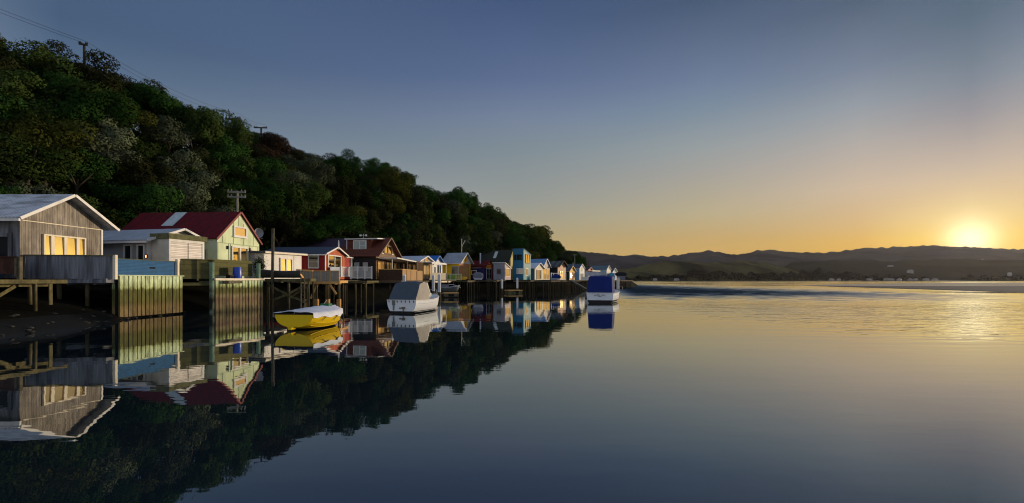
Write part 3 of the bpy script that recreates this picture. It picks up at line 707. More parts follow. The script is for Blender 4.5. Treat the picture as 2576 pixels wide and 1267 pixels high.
fence_panel('corrugated_fence', 'Bright blue corrugated iron fence on top of the tidal board wall', 'fence', (-20.3,23.05), (-19.98,26.95), 2.29, 3.1, M['blue_iron_fence'], cap=M['mossy'], t=.04, capt=.03)
bx('slot', M['black'], bpy.data.objects['corrugated_fence'], 2.2, 2.55, -.03, -.021, .36, .45)
tag(bx('fence_post', M['cream'], None, -19.98,-19.82,26.98,27.12,2.29,3.25), 'Cream post ending the blue corrugated fence', 'post')
fence_panel('board_fence', 'Olive board fence with an open slot beneath, between the two tidal walls', 'fence', (-19.85,27.3), (-18.72,28.5), 2.08, 3.3, M['olive'], postm=M['olive'], nposts=3)
bx('lower_rail', M['olive'], bpy.data.objects['board_fence'], 0, 1.6, -.03, .03, -.4, -.22)
fence_panel('board_fence', 'Olive board fence behind the blue barrel', 'fence', (-19.3,28.75), (-18.4,32.2), 2.3, 3.36, M['olive'], postm=M['olive'], nposts=0)
bx('terrace', M['timber'], tag(bpy.data.objects.new('terrace', None), 'Timber terrace floor behind the cream-capped wall', 'terrace'), -19.9, -18.0, 28.9, 32.2, 1.8, 1.97); COL.objects.link(bpy.data.objects['terrace'])
for lab, x, y, zt, zb_ in (('Green treated post at the corner of the olive fence', -18.72,28.38,3.12,-.4), ('Green treated post at the far end of the cream-capped wall', -17.98,32.25,3.2,1.5)):
    o = tb('fence_post', M['greenpost'], None, (0,0,zb_), (0,0,zt), .14, 14); o.location = (x,y,0); tag(o, lab, 'post', 'green round fence posts')
t = thing('barrel', 'Blue plastic barrel standing on the cream-capped tidal wall', 'barrel', (-18.28,30.3,2.0))
b = MB(); b.lathe([(0,0),(.24,0),(.265,.05),(.27,.3),(.285,.42),(.27,.54),(.265,.78),(.24,.85)], n=22); b.build('body', M['barrel'], t)
b = MB(); b.lathe([(.24,.845),(.245,.875),(.2,.88),(0,.87)], n=22); b.build('lid', M['barrel'], t)
t = thing('bucket', 'Small dark crate beside the blue barrel', 'crate', (-18.45,29.75,2.0)); bx('side', M['black'], t, -.15,.15,-.2,.2,0,.32); bx('rim', M['darkmetal'], t, -.17,.17,-.22,.22,.321,.35)

# 3 white shed ---------------------------------------------------------
h = House('shed', 'Low white shed with a blue-grey roof and slatted roller doors', 'shed', (-22.72,28.3), 12, 4.4, 6.5, 2.1, 4.55, 5.38, M['white'], paint('grey_white_wall', (.36,.37,.38)), M['grey_iron2'], M['white'], ohf=.45, ohs=.35)
h.window('s', (.12,.72,.9,2.15), cols=(1,), gm=G_DARK, fw=.09); h.window('s', (1.1,1.75,.9,2.15), cols=(1,), gm=G_DARK, fw=.09)
bay = (.3, 2.75, -1.3, 0)
h.box('bay_wall', paint('off_white_bay', (.58,.58,.5)), bay[0], bay[1], bay[2], -.01, 0, 2.5)
b = MB(); b.prism([(bay[0]-.12,2.51),(bay[1]+.2,2.51),(bay[1]+.2,2.83),(bay[0]-.12,2.83)], bay[2]-.18, -.02); b.build('bay_roof', M['mossy'], h.root)
sl_ = mat('white_roller_slats', (.72,.66,.6), .6, .12, 2, bump=.01, pattern=('h',.11,.35))
for a0, a1 in ((bay[0]+.14, bay[0]+1.27), (bay[0]+1.36, bay[1]-.12)): h.box('roller_door', sl_, a0, a1, bay[2]-.04, bay[2]-.005, .1, 2.3)
h.box('door_frame', M['white'], bay[0], bay[0]+.1, bay[2]-.07, bay[2]-.004, 0, 2.5); h.box('door_frame', M['white'], bay[1]-.09, bay[1]+.06, bay[2]-.07, bay[2]-.004, 0, 2.5); h.box('door_frame', M['white'], bay[0]+.1, bay[1]-.09, bay[2]-.068, bay[2]-.003, 2.33, 2.5)
lm = bpy.data.materials.new('lamp_glow'); lm.use_nodes = True; lm.node_tree.nodes['Principled BSDF'].inputs['Emission Color'].default_value = (1,.45,.12,1); lm.node_tree.nodes['Principled BSDF'].inputs['Emission Strength'].default_value = 4
lp = h.box('wall_lamp', M['darkmetal'], -.14, -.02, -.12, -.02, 1.28, 1.5); bx('bulb', lm, lp, -.17, -.142, -.15, -.121, 1.3, 1.46)

# 4 pale green house, red roof ------------------------------------------
h = House('house', 'Pale green boathouse with a steep dark red iron roof and satellite dish', 'boathouse', (-20.73,32.0), 4, 4.73, 7.6, 2.1, 5.02, 7.1, M['green_wall'], M['green_side'], M['red_iron'], paint('red_barge', (.22,.05,.045)), ohf=.12, ohs=.22, gut=False)
h.window('f', h.rect('f', 586,571,618.5,597.5), cols=(1,), fm=M['white'], gm=G_GLOW, fw=.11, sill=True)
r = h.rect('f', 581,621.6,622,672); h.window('f', r, cols=(1,1), fm=M['white'], fw=.1, mw=.16, name='french_door')
r = h.rect('f', 629.7,630,643,662); h.window('f', r, cols=(1,), fm=M['cream'], fw=.05)
for px in (548,575,580,628,648.5): u = h.fu(px); h.box('batten', M['batten'], u-.025, u+.025, -.022, -.001, .1, 2.55)
for px, z0_, z1_ in ((560,2.6,3.1),(587,2.6,4.2),(600.5,3.9,4.75),(613,2.6,4.2),(637,2.6,3.4)): u = h.fu(px); h.box('batten', M['batten'], u-.02, u+.02, -.02, -.001, z0_, z1_)
h.box('batten', M['batten'], .03, 4.7, -.024, -.001, 2.56, 2.61)
h.window('s', h.rect('s', 503,626,521,655), cols=(1,), fm=M['green_side'], gm=G_DARK, fw=.06)
for u0 in (1.0, 3.45): h.box('wall_light', M['darkmetal'], u0-.04, u0+.04, -.14, -.002, 2.15, 2.4)
# skylight on the near slope
def on_slope(h, name, m, y0, y1, t0, t1, he, hr, xp, lift=.1, th=.03):
    a = Vector((0,0,he)).lerp(Vector((xp,0,hr)), t0); c = Vector((0,0,he)).lerp(Vector((xp,0,hr)), t1); n = Vector((-(hr-he),0,xp)).normalized()
    b = MB(); vs = [Vector((p.x,y,p.z)) + n*l for l in (lift, lift+th) for p, y in ((a,y0),(a,y1),(c,y1),(c,y0))]
    b.add(vs, [(0,3,2,1),(4,5,6,7),(0,1,5,4),(1,2,6,5),(2,3,7,6),(3,0,4,7)]); return b.build(name, m, h.roof)
on_slope(h, 'skylight', mat('translucent_sheet', (.42,.48,.5), .3, .2, 3), 4.1, 5.0, .42, .985, 2.92, 5.0, 2.365)
t = thing('satellite_dish', 'Grey satellite dish on the eave of the red-roofed green house', 'satellite dish', (-20.62,37.05,5.2))
b = MB(); b.smooth = True
b.grid([[(r_*math.cos(a)*.33, -.16+.14*r_*r_ if 0 else -.16*r_*r_, r_*math.sin(a)*.4+.65) for a in [k*math.pi/9 for k in range(18)]] for r_ in (.02,.4,.7,.9,1)], True)
o = b.build('dish', mat('dish_grey', (.33,.35,.36), .5, .1), t); t.rotation_euler = (0,0,R(35))
b = MB(); b.path([(0,.06,.6),(0,.08,.2),(-.05,.02,-.12)], .03); b.path([(.0,-.16,.28),(.22,-.34,.18)], .015); b.build('bracket', M['metal'], t)

# 5 flat roofed white shed ------------------------------------------------
h = House('shed', 'Small flat-roofed white shed with a pair of glowing french doors', 'shed', (-19.35,35.5), 10, 4.66, 4.2, 2.1, 4.15, 4.4, M['white'], M['white'], M['navy_iron'], M['cream'], mono=4.22, ohf=.35, ohs=.3, rt=.12)
r = h.rect('f', 703,650,734,690); h.window('f', r, cols=(1,1), fm=M['white'], fw=.1, mw=.14, name='french_door')
h.box('wall_panel', M['white'], 3.6, 3.66, -.03, -.002, 0, 2.0)
b = MB(); rg = random.Random(3)
for k in range(2600): leaf_quad(b, (rg.gauss(0,.2), rg.gauss(0,.2), abs(rg.gauss(.8,.38))), .075, (rg.gauss(0,1), rg.gauss(0,1), .5), rg)
t = thing('potted_shrub', 'Green shrub growing beside the satellite dish house, in front of the white shed', 'shrub', (-19.3,34.7,2.2)); b.build('leaves', LEAF[5], t, fix=False); tb('stem', M['bark'], t, (0,0,-.1), (0,0,.9), .03)

# 6 red gabled shed -------------------------------------------------------
h = House('boathouse', 'Red gabled boathouse with white trim, finial and a wide glowing window', 'boathouse', (-18.0,43.8), 4, 4.4, 6.2, 2.1, 4.6, 5.3, M['orange_wall'], M['red_wall'], M['navy_iron'], M['white'], ohf=.3, ohs=.3)
h.window('f', h.rect('f', 823,643,857,675), cols=(1,1), fm=M['white'], gm=G_SUN, fw=.1, mw=.09)
h.window('s', h.rect('s', 775.6,643,802.5,676), cols=(1,), rows=2, fm=M['white'], gm=G_DARK, fw=.1)
h.box('corner_board', M['white'], -.03, .1, -.03, -.002, 0, 2.5)
b = MB(); b.box(2.17,2.23,-.36,-.3,3.0,3.3); b.prism([(2.15,3.3),(2.25,3.3),(2.2,3.95)], -.38, -.28); b.build('finial', M['white'], h.roof)
h.box('lean_to', M['red_wall'], 4.41, 5.9, .0, 4, 0, 2.3); h.box('lean_to_roof', M['white'], 4.41, 6.1, -.2, 4.1, 2.3, 2.42); h.box('downpipe', M['white'], 5.82, 5.95, -.12, -.0, 0, 2.29)
fence_panel('deck_wall', 'Pale blue-grey panel under the window of the red gabled boathouse', 'balustrade', (-17.7,44.3), (-17.15,45.4), 2.35, 3.32, M['pvc'], t=.05)
pickets('balustrade', 'White picket balustrade beside the red gabled boathouse', (-17.1,45.45), (-16.55,46.9), 2.35, 3.36, M['white'], 9, 2, 'white picket balustrades')
pickets('balustrade', 'Long white picket balustrade facing the camera before the brown dormer house', (-16.5,46.5), (-14.55,47.2), 2.18, 3.4, M['white'], 26, 4, 'white picket balustrades', pw=.13)

# 7 brown house with dormer ------------------------------------------------
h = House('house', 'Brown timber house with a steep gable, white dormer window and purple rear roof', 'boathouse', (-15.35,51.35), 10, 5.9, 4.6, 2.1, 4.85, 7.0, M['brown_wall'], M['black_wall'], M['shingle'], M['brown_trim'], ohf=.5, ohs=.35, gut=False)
hr = MB()
for sgn, xa in ((0,0),(1,5.9)):
    d = Vector((2.95-xa, 0, 2.15)).normalized(); n = Vector((-d.z,0,d.x)) if xa == 0 else Vector((d.z,0,-d.x)); a = Vector((xa,0,2.75)) - d*.35 + n*.03; c = Vector((2.95,0,4.9)) + n*.03
    hr.prism([(a.x,a.z),(c.x,c.z),((c+n*.07).x,(c+n*.07).z),((a+n*.07).x,(a+n*.07).z)], 4.86, 10.2)
hr.build('rear_roof', M['purple_iron'], h.root)
b = MB(); b.prism([(0,0),(5.9,0),(5.9,2.74),(2.95,4.88),(0,2.74)], 4.62, 10); b.build('rear_wall', M['black_wall'], h.root)
b = MB(); b.prism([(1.0,3.1),(3.0,4.6),(3.0,4.78),(1.0,4.62)], 1.05, 3.95); dm = b.build('dormer', M['shingle'], h.roof)
b = MB(); b.prism([(.75,4.63),(3.05,4.8),(3.05,4.92),(.75,4.75)], .2, 4.3); b.build('dormer_roof', M['white'], dm)
tb('downpipe', M['white'], dm, (.92,4.1,4.66), (.92,4.1,3.3), .05); tb('downpipe', M['white'], dm, (.9,4.08,3.3), (.4,4.08,2.95), .05)
b = MB(); b.box(.9,.995,1.65,3.3,3.12,4.55); wf = b.build('dormer_window', M['white'], dm)
for y0,y1 in ((1.78,2.4),(2.54,3.17)): bx('pane', G_CURT, wf, .875,.899,y0,y1,3.27,4.42)
bx('glazing_bar', M['white'], wf, .86,.874,1.78,2.4,3.88,3.93); bx('sill', M['white'], wf, .8,.899,1.55,3.4,3.03,3.119)
h.window('f', (1.9,4.0,3.05,4.0), cols=(1,1), fm=M['brown_trim'], fw=.08, mw=.1); 
for x in (1.5,4.15): h.box('trim_strip', M['white'], x, x+.35, -.05, -.003, 2.98, 3.1)
h.box('trim_strip', M['cream'], .3, 5.6, -.06, -.003, 2.42, 2.52)
h.window('f', (.25,2.1,.25,2.1), cols=(1,1), fm=M['brown_trim'], fw=.07, gm=G_GLOW); h.window('f', (2.5,4.2,.25,2.1), cols=(1,1), fm=M['brown_trim'], fw=.07, gm=G_GLOW); h.window('f', (4.5,5.7,.25,2.1), cols=(1,), fm=M['brown_trim'], fw=.07, gm=G_GLOW)
h.window('s', (.9,1.65,.9,2.0), cols=(1,), fm=M['black_wall'], gm=G_CURT, fw=.05); h.window('s', (1.95,2.7,.9,2.0), cols=(1,), fm=M['black_wall'], gm=G_CURT, fw=.05)
v = MB(); v.prism([(.6,2.36),(6.3,2.16),(6.3,2.3),(.6,2.5)], -2.3, -.02); vr = v.build('veranda_roof', G_CURT, h.root); vr.data.materials[0] = M['white']
tb('downpipe', M['white'], vr, (.55,-1.7,2.3), (.55,-1.7,.2), .05)
for x, y in ((3.4,-2.3),(6.2,-2.3),(6.2,-.4)): h.box('veranda_post', M['brown_trim'], x-.06, x+.06, y-.06, y+.06, 0, 2.2)
h.box('windbreak', G_BROWN, 6.28, 6.31, -3.1, -.1, 1.1, 2.2); h.box('windbreak', G_BROWN, 4.4, 6.25, -3.13, -3.1, 1.1, 2.1)
h.box('windbreak_frame', M['brown_trim'], 4.3, 6.35, -3.15, -3.09, 2.1, 2.17); h.box('windbreak_frame', M['brown_trim'], 6.26, 6.34, -3.16, -3.08, 0, 2.1); h.box('windbreak_frame', M['brown_trim'], 4.3, 4.39, -3.16, -3.08, 0, 2.1)
mesh_ = mat('brown_lattice', (.05,.028,.014), .9, .5, 6); tan = mat('tan_balustrade_board', (.36,.21,.085), .7, .15, 3)
h.box('side_balustrade', mesh_, .02, .08, -3.05, -.3, -.15, 1.1); h.box('balustrade_rail', M['newtimber'], -.02, .12, -3.1, -.2, 1.1, 1.18)
for x0, x1 in ((.1,1.2),(1.35,2.4),(2.55,4.2),(4.45,6.2)): h.box('balustrade_panel', tan, x0, x1, -3.14, -3.09, -.1, 1.05)
h.box('balustrade_rail', M['newtimber'], 0, 4.3, -3.18, -3.06, 1.06, 1.15)
h.box('veranda_floor', M['brown_trim'], 0, 6.3, -3.05, -.01, -.25, -.12)
tv = thing('rooftop_aerial', 'Small aerial cluster on the ridge of the brown dormer house', 'aerial', (-17.4,53.3,6.95))
b = MB(); b.path([(0,0,0),(0,0,.5)], .02); b.path([(-.4,0,.32),(.4,0,.32)], .02); b.build('mast', M['metal'], tv)
for x in (-.35,.3): bx('receiver', M['metal'], tv, x-.1, x+.1, -.06, .06, .22, .42)

# 8 grey gabled shed, blue-roofed shed ----------------------------------------
h = House('shed', 'Unpainted grey gabled shed with a pale roof and glazed porch', 'shed', (-12.75,62.6), 14, 4.4, 6, 2.1, 4.7, 5.4, paint('pinkish_grey_wall', (.36,.28,.2)), M['brown_wall'], M['pale_iron'], M['white'], ohf=.3, ohs=.3)
h.window('f', (1.75,2.55,2.5,3.15), cols=(1,), fm=M['cream'], gm=G_GLOW, fw=.06)
for a, c in ((.15,.95),(1.3,2.3),(2.5,3.4)): h.window('f', (a,c,.15,2.1), cols=(1,), fm=M['cream'], gm=G_GLOW, fw=.09)
h.box('porch_beam', M['white'], -.2, 5.0, -2.0, -1.9, 2.15, 2.35); h.box('porch_roof', M['pale_iron'], -.2, 5.0, -1.9, -.05, 2.35, 2.42)
for x in (-.1,2.3,4.8): h.box('porch_post', M['cream'], x-.05, x+.05, -2.0, -1.9, -.2, 2.15)
for x0, x1 in ((-.05,2.25),(2.35,4.75)): h.box('glass_panel', mat('tan_screen', (.30,.25,.16), .5, .15), x0, x1, -1.99, -1.95, -.05, .95)
h.box('fascia_beam', M['cream'], -.3, 6.2, -2.1, -2.0, -.4, -.15)
h = House('shed', 'White shed with a bright blue roof behind the grey gabled shed', 'shed', (-12.0,68.5), 14, 3.9, 5, 2.1, 4.6, 5.75, M['white'], M['white'], M['blue_iron'], M['blue_iron'], ohf=.4, ohs=.35)
h.window('f', (1.9,3.2,.1,2.3), cols=(1,1), fm=paint('blue_trim', (.05,.16,.38)), gm=G_DARK, fw=.12); h.window('f', (.6,1.2,.9,2.0), cols=(1,), fm=M['white'], gm=G_DARK)
fence_panel('balustrade', 'Sage green panel balustrade beside the grey gabled shed', 'balustrade', (-11.0,66.3), (-9.6,66.8), 2.0, 3.0, mat('sage_panel', (.20,.23,.15), .7, .1), cap=M['cream'], postm=M['cream'], nposts=2)

# 9 yellow house ------------------------------------------------------------
yw = paint('yellow_wall', (.92,.52,.012), gfac=.08); og = paint('salmon_wall', (.55,.24,.10))
h = House('house', 'Yellow boathouse with a white upper gable, grey roof and salmon front', 'boathouse', (-8.72,75.0), 16, 5.2, 3.0, 2.1, 5.0, 6.62, og, yw, M['grey_iron2'], M['white'], ohf=.5, ohs=.35)
b = MB(); b.prism([(.02,2.75),(5.18,2.75),(5.18,2.9),(2.6,4.48),(.02,2.9)], -.05, -.003); b.build('upper_gable', M['white'], h.root)
h.window('f', (2.0,3.1,3.0,4.0), cols=(1,), fm=yw, fw=.07, off=.05, gm=G_GLOW)
h.window('f', (1.2,4.0,.1,2.2), cols=(1,1), rows=2, fm=og, fw=.1, mw=.12, name='french_door', gm=G_GLOW)
h.box('corner_board', yw, 4.5, 5.15, -.04, -.003, 0, 2.7)
h.window('s', h.rect('s', 1136,670,1154.5,691), cols=(1,1), fm=paint('grey_trim', (.4,.42,.4)), gm=G_DARK, fw=.1)
h.box('deck_skirt', paint('lime_green', (.20,.40,.03)), -.06, -.02, -.5, 3.0, -.1, .85)
for x, y in ((.4,1.2),): 
    fl = tb('flue', M['white'], h.roof, (2.6,.6,4.4), (2.6,.6,7.0), .05); tb('strut', M['white'], fl, (2.6,.6,5.6), (4.2,.6,6.9), .025)
House('shed', 'Lime green shed wall between the blue-roofed shed and the yellow house', 'shed', (-10.9,76.5), 16, 3.0, 3, 2.1, 4.3, 4.7, paint('lime_wall', (.20,.34,.05)), paint('lime_wall2', (.20,.34,.05)), M['sky_iron'], M['white'], mono=4.3, gut=False)
pickets('balustrade', 'Thin white rail balustrade in front of the yellow boathouse', (-10.6,71.5), (-8.0,72.2), 2.1, 3.0, M['cream'], 9, 4, gap=.1, pw=.07)

# 10 navy and orange shed ------------------------------------------------------
nv_ = paint('navy_wall', (.012,.012,.09)); rd = paint('dark_red', (.10,.015,.014))
h = House('shed', 'Navy shed with an orange gable, dark red roof and white french doors', 'shed', (-4.82,80.0), 18, 4.2, 3.2, 2.1, 4.45, 5.5, nv_, nv_, M['red_iron'], rd, ohf=.25, ohs=.25)
b = MB(); b.prism([(.02,2.1),(4.18,2.1),(4.18,2.36),(2.1,3.38),(.02,2.36)], -.05, -.003); b.build('orange_gable', paint('orange_gable_paint', (.75,.24,.015)), h.root)
h.window('f', (.9,3.4,.05,2.05), cols=(1,1), rows=2, fm=M['white'], gm=G_DARK, fw=.12, mw=.14, name='french_door')
h.window('s', (1.5,2.5,.9,1.7), cols=(1,), fm=M['white'], gm=G_DARK, fw=.1); h.box('trim_strip', M['white'], -.04, -.004, .6, 2.9, 2.05, 2.15)
for x, y in ((-.3,-1.5),): h.box('pergola_post', rd, x-.1, x+.1, y-.1, y+.1, -.2, 2.6)
h.box('pergola_beam', rd, -.5, .8, -1.62, -1.42, 2.6, 2.8); h.box('pergola_beam', rd, -.45, -.25, -1.4, 2.8, 2.6, 2.8)
tb('flue', M['pvc'], h.roof, (1.0,1.2,2.9), (1.0,1.2,4.75), .13, 12)
# 11 small grey mono-pitch shed
h = House('shed', 'Small lilac-grey shed with a sloping roofline and a cream window', 'shed', (-1.23,78.0), 20, 3.1, 2.1, 2.1, 4.95, 5, paint('lilac_front', (.38,.28,.30)), paint('lilac_grey_wall', (.22,.23,.27)), M['white'], M['white'], mono=4.05, ohf=.12, ohs=.1, rt=.08)
h.window('f', (.15,2.5,.55,2.0), cols=(1,), fm=M['cream'], fw=.1, gm=G_GLOW); h.window('s', h.rect('s', 1250,678,1260,690), cols=(1,), fm=paint('slate_trim', (.05,.07,.09)), gm=G_DARK, fw=.12)
# 12 mossy dark roof house behind the tower
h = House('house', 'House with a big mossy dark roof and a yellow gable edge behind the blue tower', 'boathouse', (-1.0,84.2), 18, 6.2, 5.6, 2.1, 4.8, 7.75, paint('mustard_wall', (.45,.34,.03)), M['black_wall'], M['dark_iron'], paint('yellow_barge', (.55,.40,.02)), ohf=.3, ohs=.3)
on_slope(h, 'skylight', G_CURT, 2.6, 3.2, .45, .9, 2.7, 5.65, 3.1); h.window('f', (1.2,2.2,1.2,4.2), cols=(1,), fm=nv_, gm=G_DARK, fw=.08)
h.window('f', (.2,1.1,.1,1.9), cols=(1,1), fm=M['white'], gm=G_DARK)
# 13 blue tower house
tb_ = paint('teal_blue_wall', (.018,.13,.24)); tf = paint('pale_teal_front', (.30,.47,.46), zb=((0,6), [(0,(.04,.22,.26)),(.9,(.05,.24,.28)),(1.2,(.15,.27,.28)),(6,(.20,.31,.31))], .3))
h = House('tower_house', 'Tall blue two-storey tower house with a slanting roofline', 'boathouse', (2.08,82.0), 20, 4.3, 2.05, 2.1, 7.65, 7, tf, tb_, M['sky_iron'], tb_, mono=6.75, ohf=.04, ohs=.03, rt=.05)
h.window('f', (1.0,3.6,3.0,4.7), cols=(1,1), fm=tb_, fw=.06); h.window('f', (.8,2.6,.75,2.1), cols=(1,1), fm=M['white'], gm=G_GLOW, fw=.12)
h.window('s', h.rect('s', 1292.5,640,1314,656), cols=(2,1), fm=tb_, gm=G_DARK, fw=.08); h.window('s', h.rect('s', 1299.5,675.5,1316,690), cols=(1,1), fm=M['white'], gm=G_CURT, fw=.1)
# 14 and on: the small gables down the row
def gable(label, px, d, th, w, L, ye, yr, front, side, roofm, trim, cat='shed', **k):
    zr_ = Z(yr, d + w/2*math.cos(R(th)))
    return House('shed', label, cat, W(px, d), th, w, L, 2.1, Z(ye, d), zr_, front, side, roofm, trim, **k)
h = gable('Cream gabled shed beside the blue tower house', 1345, 89, 26, 4.7, 3.0, 675, 663, paint('cream_front', (.55,.49,.36)), paint('teal_side', (.08,.2,.26)), M['pale_iron'], M['white'], ohf=.3, ohs=.25)
h.window('f', (.9,2.2,.1,2.0), cols=(1,1), fm=M['cream'], gm=G_GLOW); h.window('f', (2.5,3.3,.1,2.0), cols=(1,), fm=M['cream'], gm=G_SUN)
h = gable('Grey-gabled shed with a mid-blue roof and tall glowing windows', 1365.5, 93, 29, 3.45, 4.5, 671, 652.5, paint('grey_gable', (.42,.36,.33), pattern=('h',.2,.25)), M['pvc'], M['sky_iron'], M['white'], ohf=.25, ohs=.3)
h.window('f', (.2,3.1,.1,2.3), cols=(1,1), fm=M['cream'], fw=.08, mw=.1, gm=G_GLOW)
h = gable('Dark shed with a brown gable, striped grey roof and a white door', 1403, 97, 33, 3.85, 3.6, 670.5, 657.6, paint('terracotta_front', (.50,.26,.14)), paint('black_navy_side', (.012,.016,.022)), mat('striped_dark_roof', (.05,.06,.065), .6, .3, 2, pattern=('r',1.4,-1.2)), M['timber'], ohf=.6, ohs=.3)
h.window('f', (.9,2.6,.1,1.9), cols=(1,1), fm=M['white'], gm=G_GLOW, fw=.1, name='door')
h = gable('Tiny yellow gabled shed with a finial and dark green side', 1432, 102, 35, 2.75, 3.0, 682, 670.5, paint('bright_yellow', (.72,.42,.05)), paint('deep_green', (.015,.05,.03)), M['navy_iron'], paint('yellow_trim', (.75,.5,.12)), ohf=.25, ohs=.2)
h.window('f', (.3,1.2,.3,1.6), cols=(1,1), fm=M['cream'], gm=G_GLOW); h.box('door', paint('maroon_door', (.22,.05,.04)), 1.5, 2.4, -.04, -.003, 0, 1.75)
tb('finial', M['cream'], h.roof, (1.35,-.25,3.0), (1.35,-.25,3.9), .05)
h = gable('White-fronted shed with light blue side and navy roof', 1457.8, 108, 36, 2.6, 4.2, 675.5, 665, M['white'], paint('light_blue_side', (.22,.42,.62)), M['navy_iron'], M['white'], ohf=.12, ohs=.12)
h.box('door', paint('dark_louvre', (.05,.05,.055), pattern=('v',.3,.5)), .6, 2.0, -.04, -.003, 0, 1.5)
h.box('wall_sign', M['batten'], 1.15, 1.45, -.05, -.003, 2.0, 3.0)
h = gable('Small red-gabled shed with a purple roof and pale veranda', 1479, 114, 38, 2.4, 2.2, 680, 674, paint('red_gable', (.36,.08,.05)), M['cream'], M['purple_iron'], paint('salmon_trim', (.55,.3,.2)), ohf=.2, ohs=.2)
h.box('veranda_fascia', M['cream'], .6, 5.0, -.9, -.7, 2.15, 2.4); h.window('f', (.1,2.2,.5,1.9), cols=(1,1,1), fm=M['cream'], gm=G_GLOW, fw=.06)
h = gable('Pale blue shed with a long slate-blue roof and narrow cream gable', 1526, 121, 40, 2.3, 5.0, 678.8, 669.2, M['cream'], paint('pale_blue_side', (.36,.48,.56)), mat('slate_blue_roof', (.07,.12,.15), .5, .2, 3), M['white'], ohf=.12, ohs=.12)
h.window('s', (.6,2.4,.3,2.0), cols=(1,1), fm=M['pvc'], gm=M['pvc'], fw=.06, name='garage_door'); h.window('f', (.3,1.6,.1,1.7), cols=(1,1), fm=M['cream'], gm=G_DARK)
h = gable('White-gabled shed with a light blue wall near the end of the row', 1541, 126, 40, 2.4, 2.6, 684, 675.5, M['white'], paint('sky_wall', (.10,.34,.55)), M['navy_iron'], M['white'], ohf=.2, ohs=.15)
fence_panel('board_fence', 'Bright light blue fence near the end of the boathouse row', 'fence', W(1533,119), W(1548,119), 2.2, 3.9, paint('sky_fence', (.05,.28,.5)))
fence_panel('deck_wall', 'Long pale blue-white deck wall in front of the small red-gabled shed', 'balustrade', W(1473,106), W(1506,107), 3.0, 4.0, M['pvc'])
fence_panel('deck_wall', 'Lower white deck wall behind the blue canopy launch', 'balustrade', W(1462,100), W(1484,101), 2.05, 2.75, M['white'])
h = House('shed', 'Dark shed with a navy roof behind the tiny yellow gable', 'shed', W(1424,104), 35, 2.4, 3, 2.1, 4.1, 5.2, paint('purple_wall', (.07,.04,.09)), paint('teal_dark', (.02,.06,.08)), M['navy_iron'], M['black_wall'], nobarge=True)

# ------------------------------------------------------------------ piers down the row
deck('timber_pier', 'Tall mossy pier carrying the dark upturned dinghy, with a ladder', (-14.85,33.4), -8, 1.3, 4.5, 2.12, [(.1,.1),(.2,1.5),(.15,2.9),(1.2,.1),(1.25,1.9),(1.2,3.4)], m=M['mosstimber'], edge=M['mosstimber'],
     pr=.07, braces=[((.05,.2,.4),(.05,1.9,1.0)), ((.05,.3,1.7),(.05,1.5,1.0)), ((.05,1.6,1.0),(.05,2.9,1.65)), ((.05,1.6,.95),(.05,2.9,.45)), ((1.2,.3,1.7),(1.2,1.8,.7))])
d0 = deck('timber_pier', 'Orange timber deck with mesh balustrade panels and concrete feet', (-13.75,36.3), 2, 1.4, 2.8, 1.98, [(.1,.1),(.1,1.0),(.1,1.9),(.1,2.7),(1.2,.2),(1.2,1.6)], m=M['newtimber'], edge=M['newtimber'], pr=.06,
     braces=[((.08,2.4,.55),(.08,1.75,1.8)), ((.08,.9,1.75),(.08,.3,.9))])
for y in (.1,1.0,1.9,2.7): bx('footing', M['concrete'], d0, -.03, .24, y-.13, y+.13, -.6, .5)
bs = thing('balustrade', 'Grey mesh balustrade in an orange timber frame on the new deck', 'balustrade', (-16.6,36.2,1.72))
msh = mat('grey_mesh', (.26,.24,.20), .8, .2, 5, pattern=('x',.09,.4))
for k in range(4): bx('mesh_panel', msh, bs, .06+.71*k, .71*(k+1), -.02, .02, .2, 1.0)
for k in range(5): bx('post', M['newtimber'], bs, .71*k-.02, .71*k+.05, -.04, .04, .2, 1.06)
bx('top_rail', M['newtimber'], bs, -.05, 2.92, -.05, .05, 1.0, 1.06); bx('bottom_rail', M['newtimber'], bs, -.05, 2.92, -.07, .05, 0, .19)
lad = thing('ladder', 'Dark timber ladder hanging from the mossy dinghy pier', 'ladder', (-15.35,33.1,0))
for x in (0,.26): bx('rail', M['timber'], lad, x-.03, x+.03, -.03, .03, -.3, 2.3)
for k in range(8): bx('rung', M['timber'], lad, .031, .229, -.02, .02, .1+.27*k, .14+.27*k)
deck('timber_pier', 'Mossy shelf on thin piles below the white picket balustrade', (-14.8,46.3), 3, 4, 2.6, 1.95, [(.1,.1),(.1,1.2),(.1,2.3),(2.5,.2),(2.5,1.6)], m=M['mosstimber'])
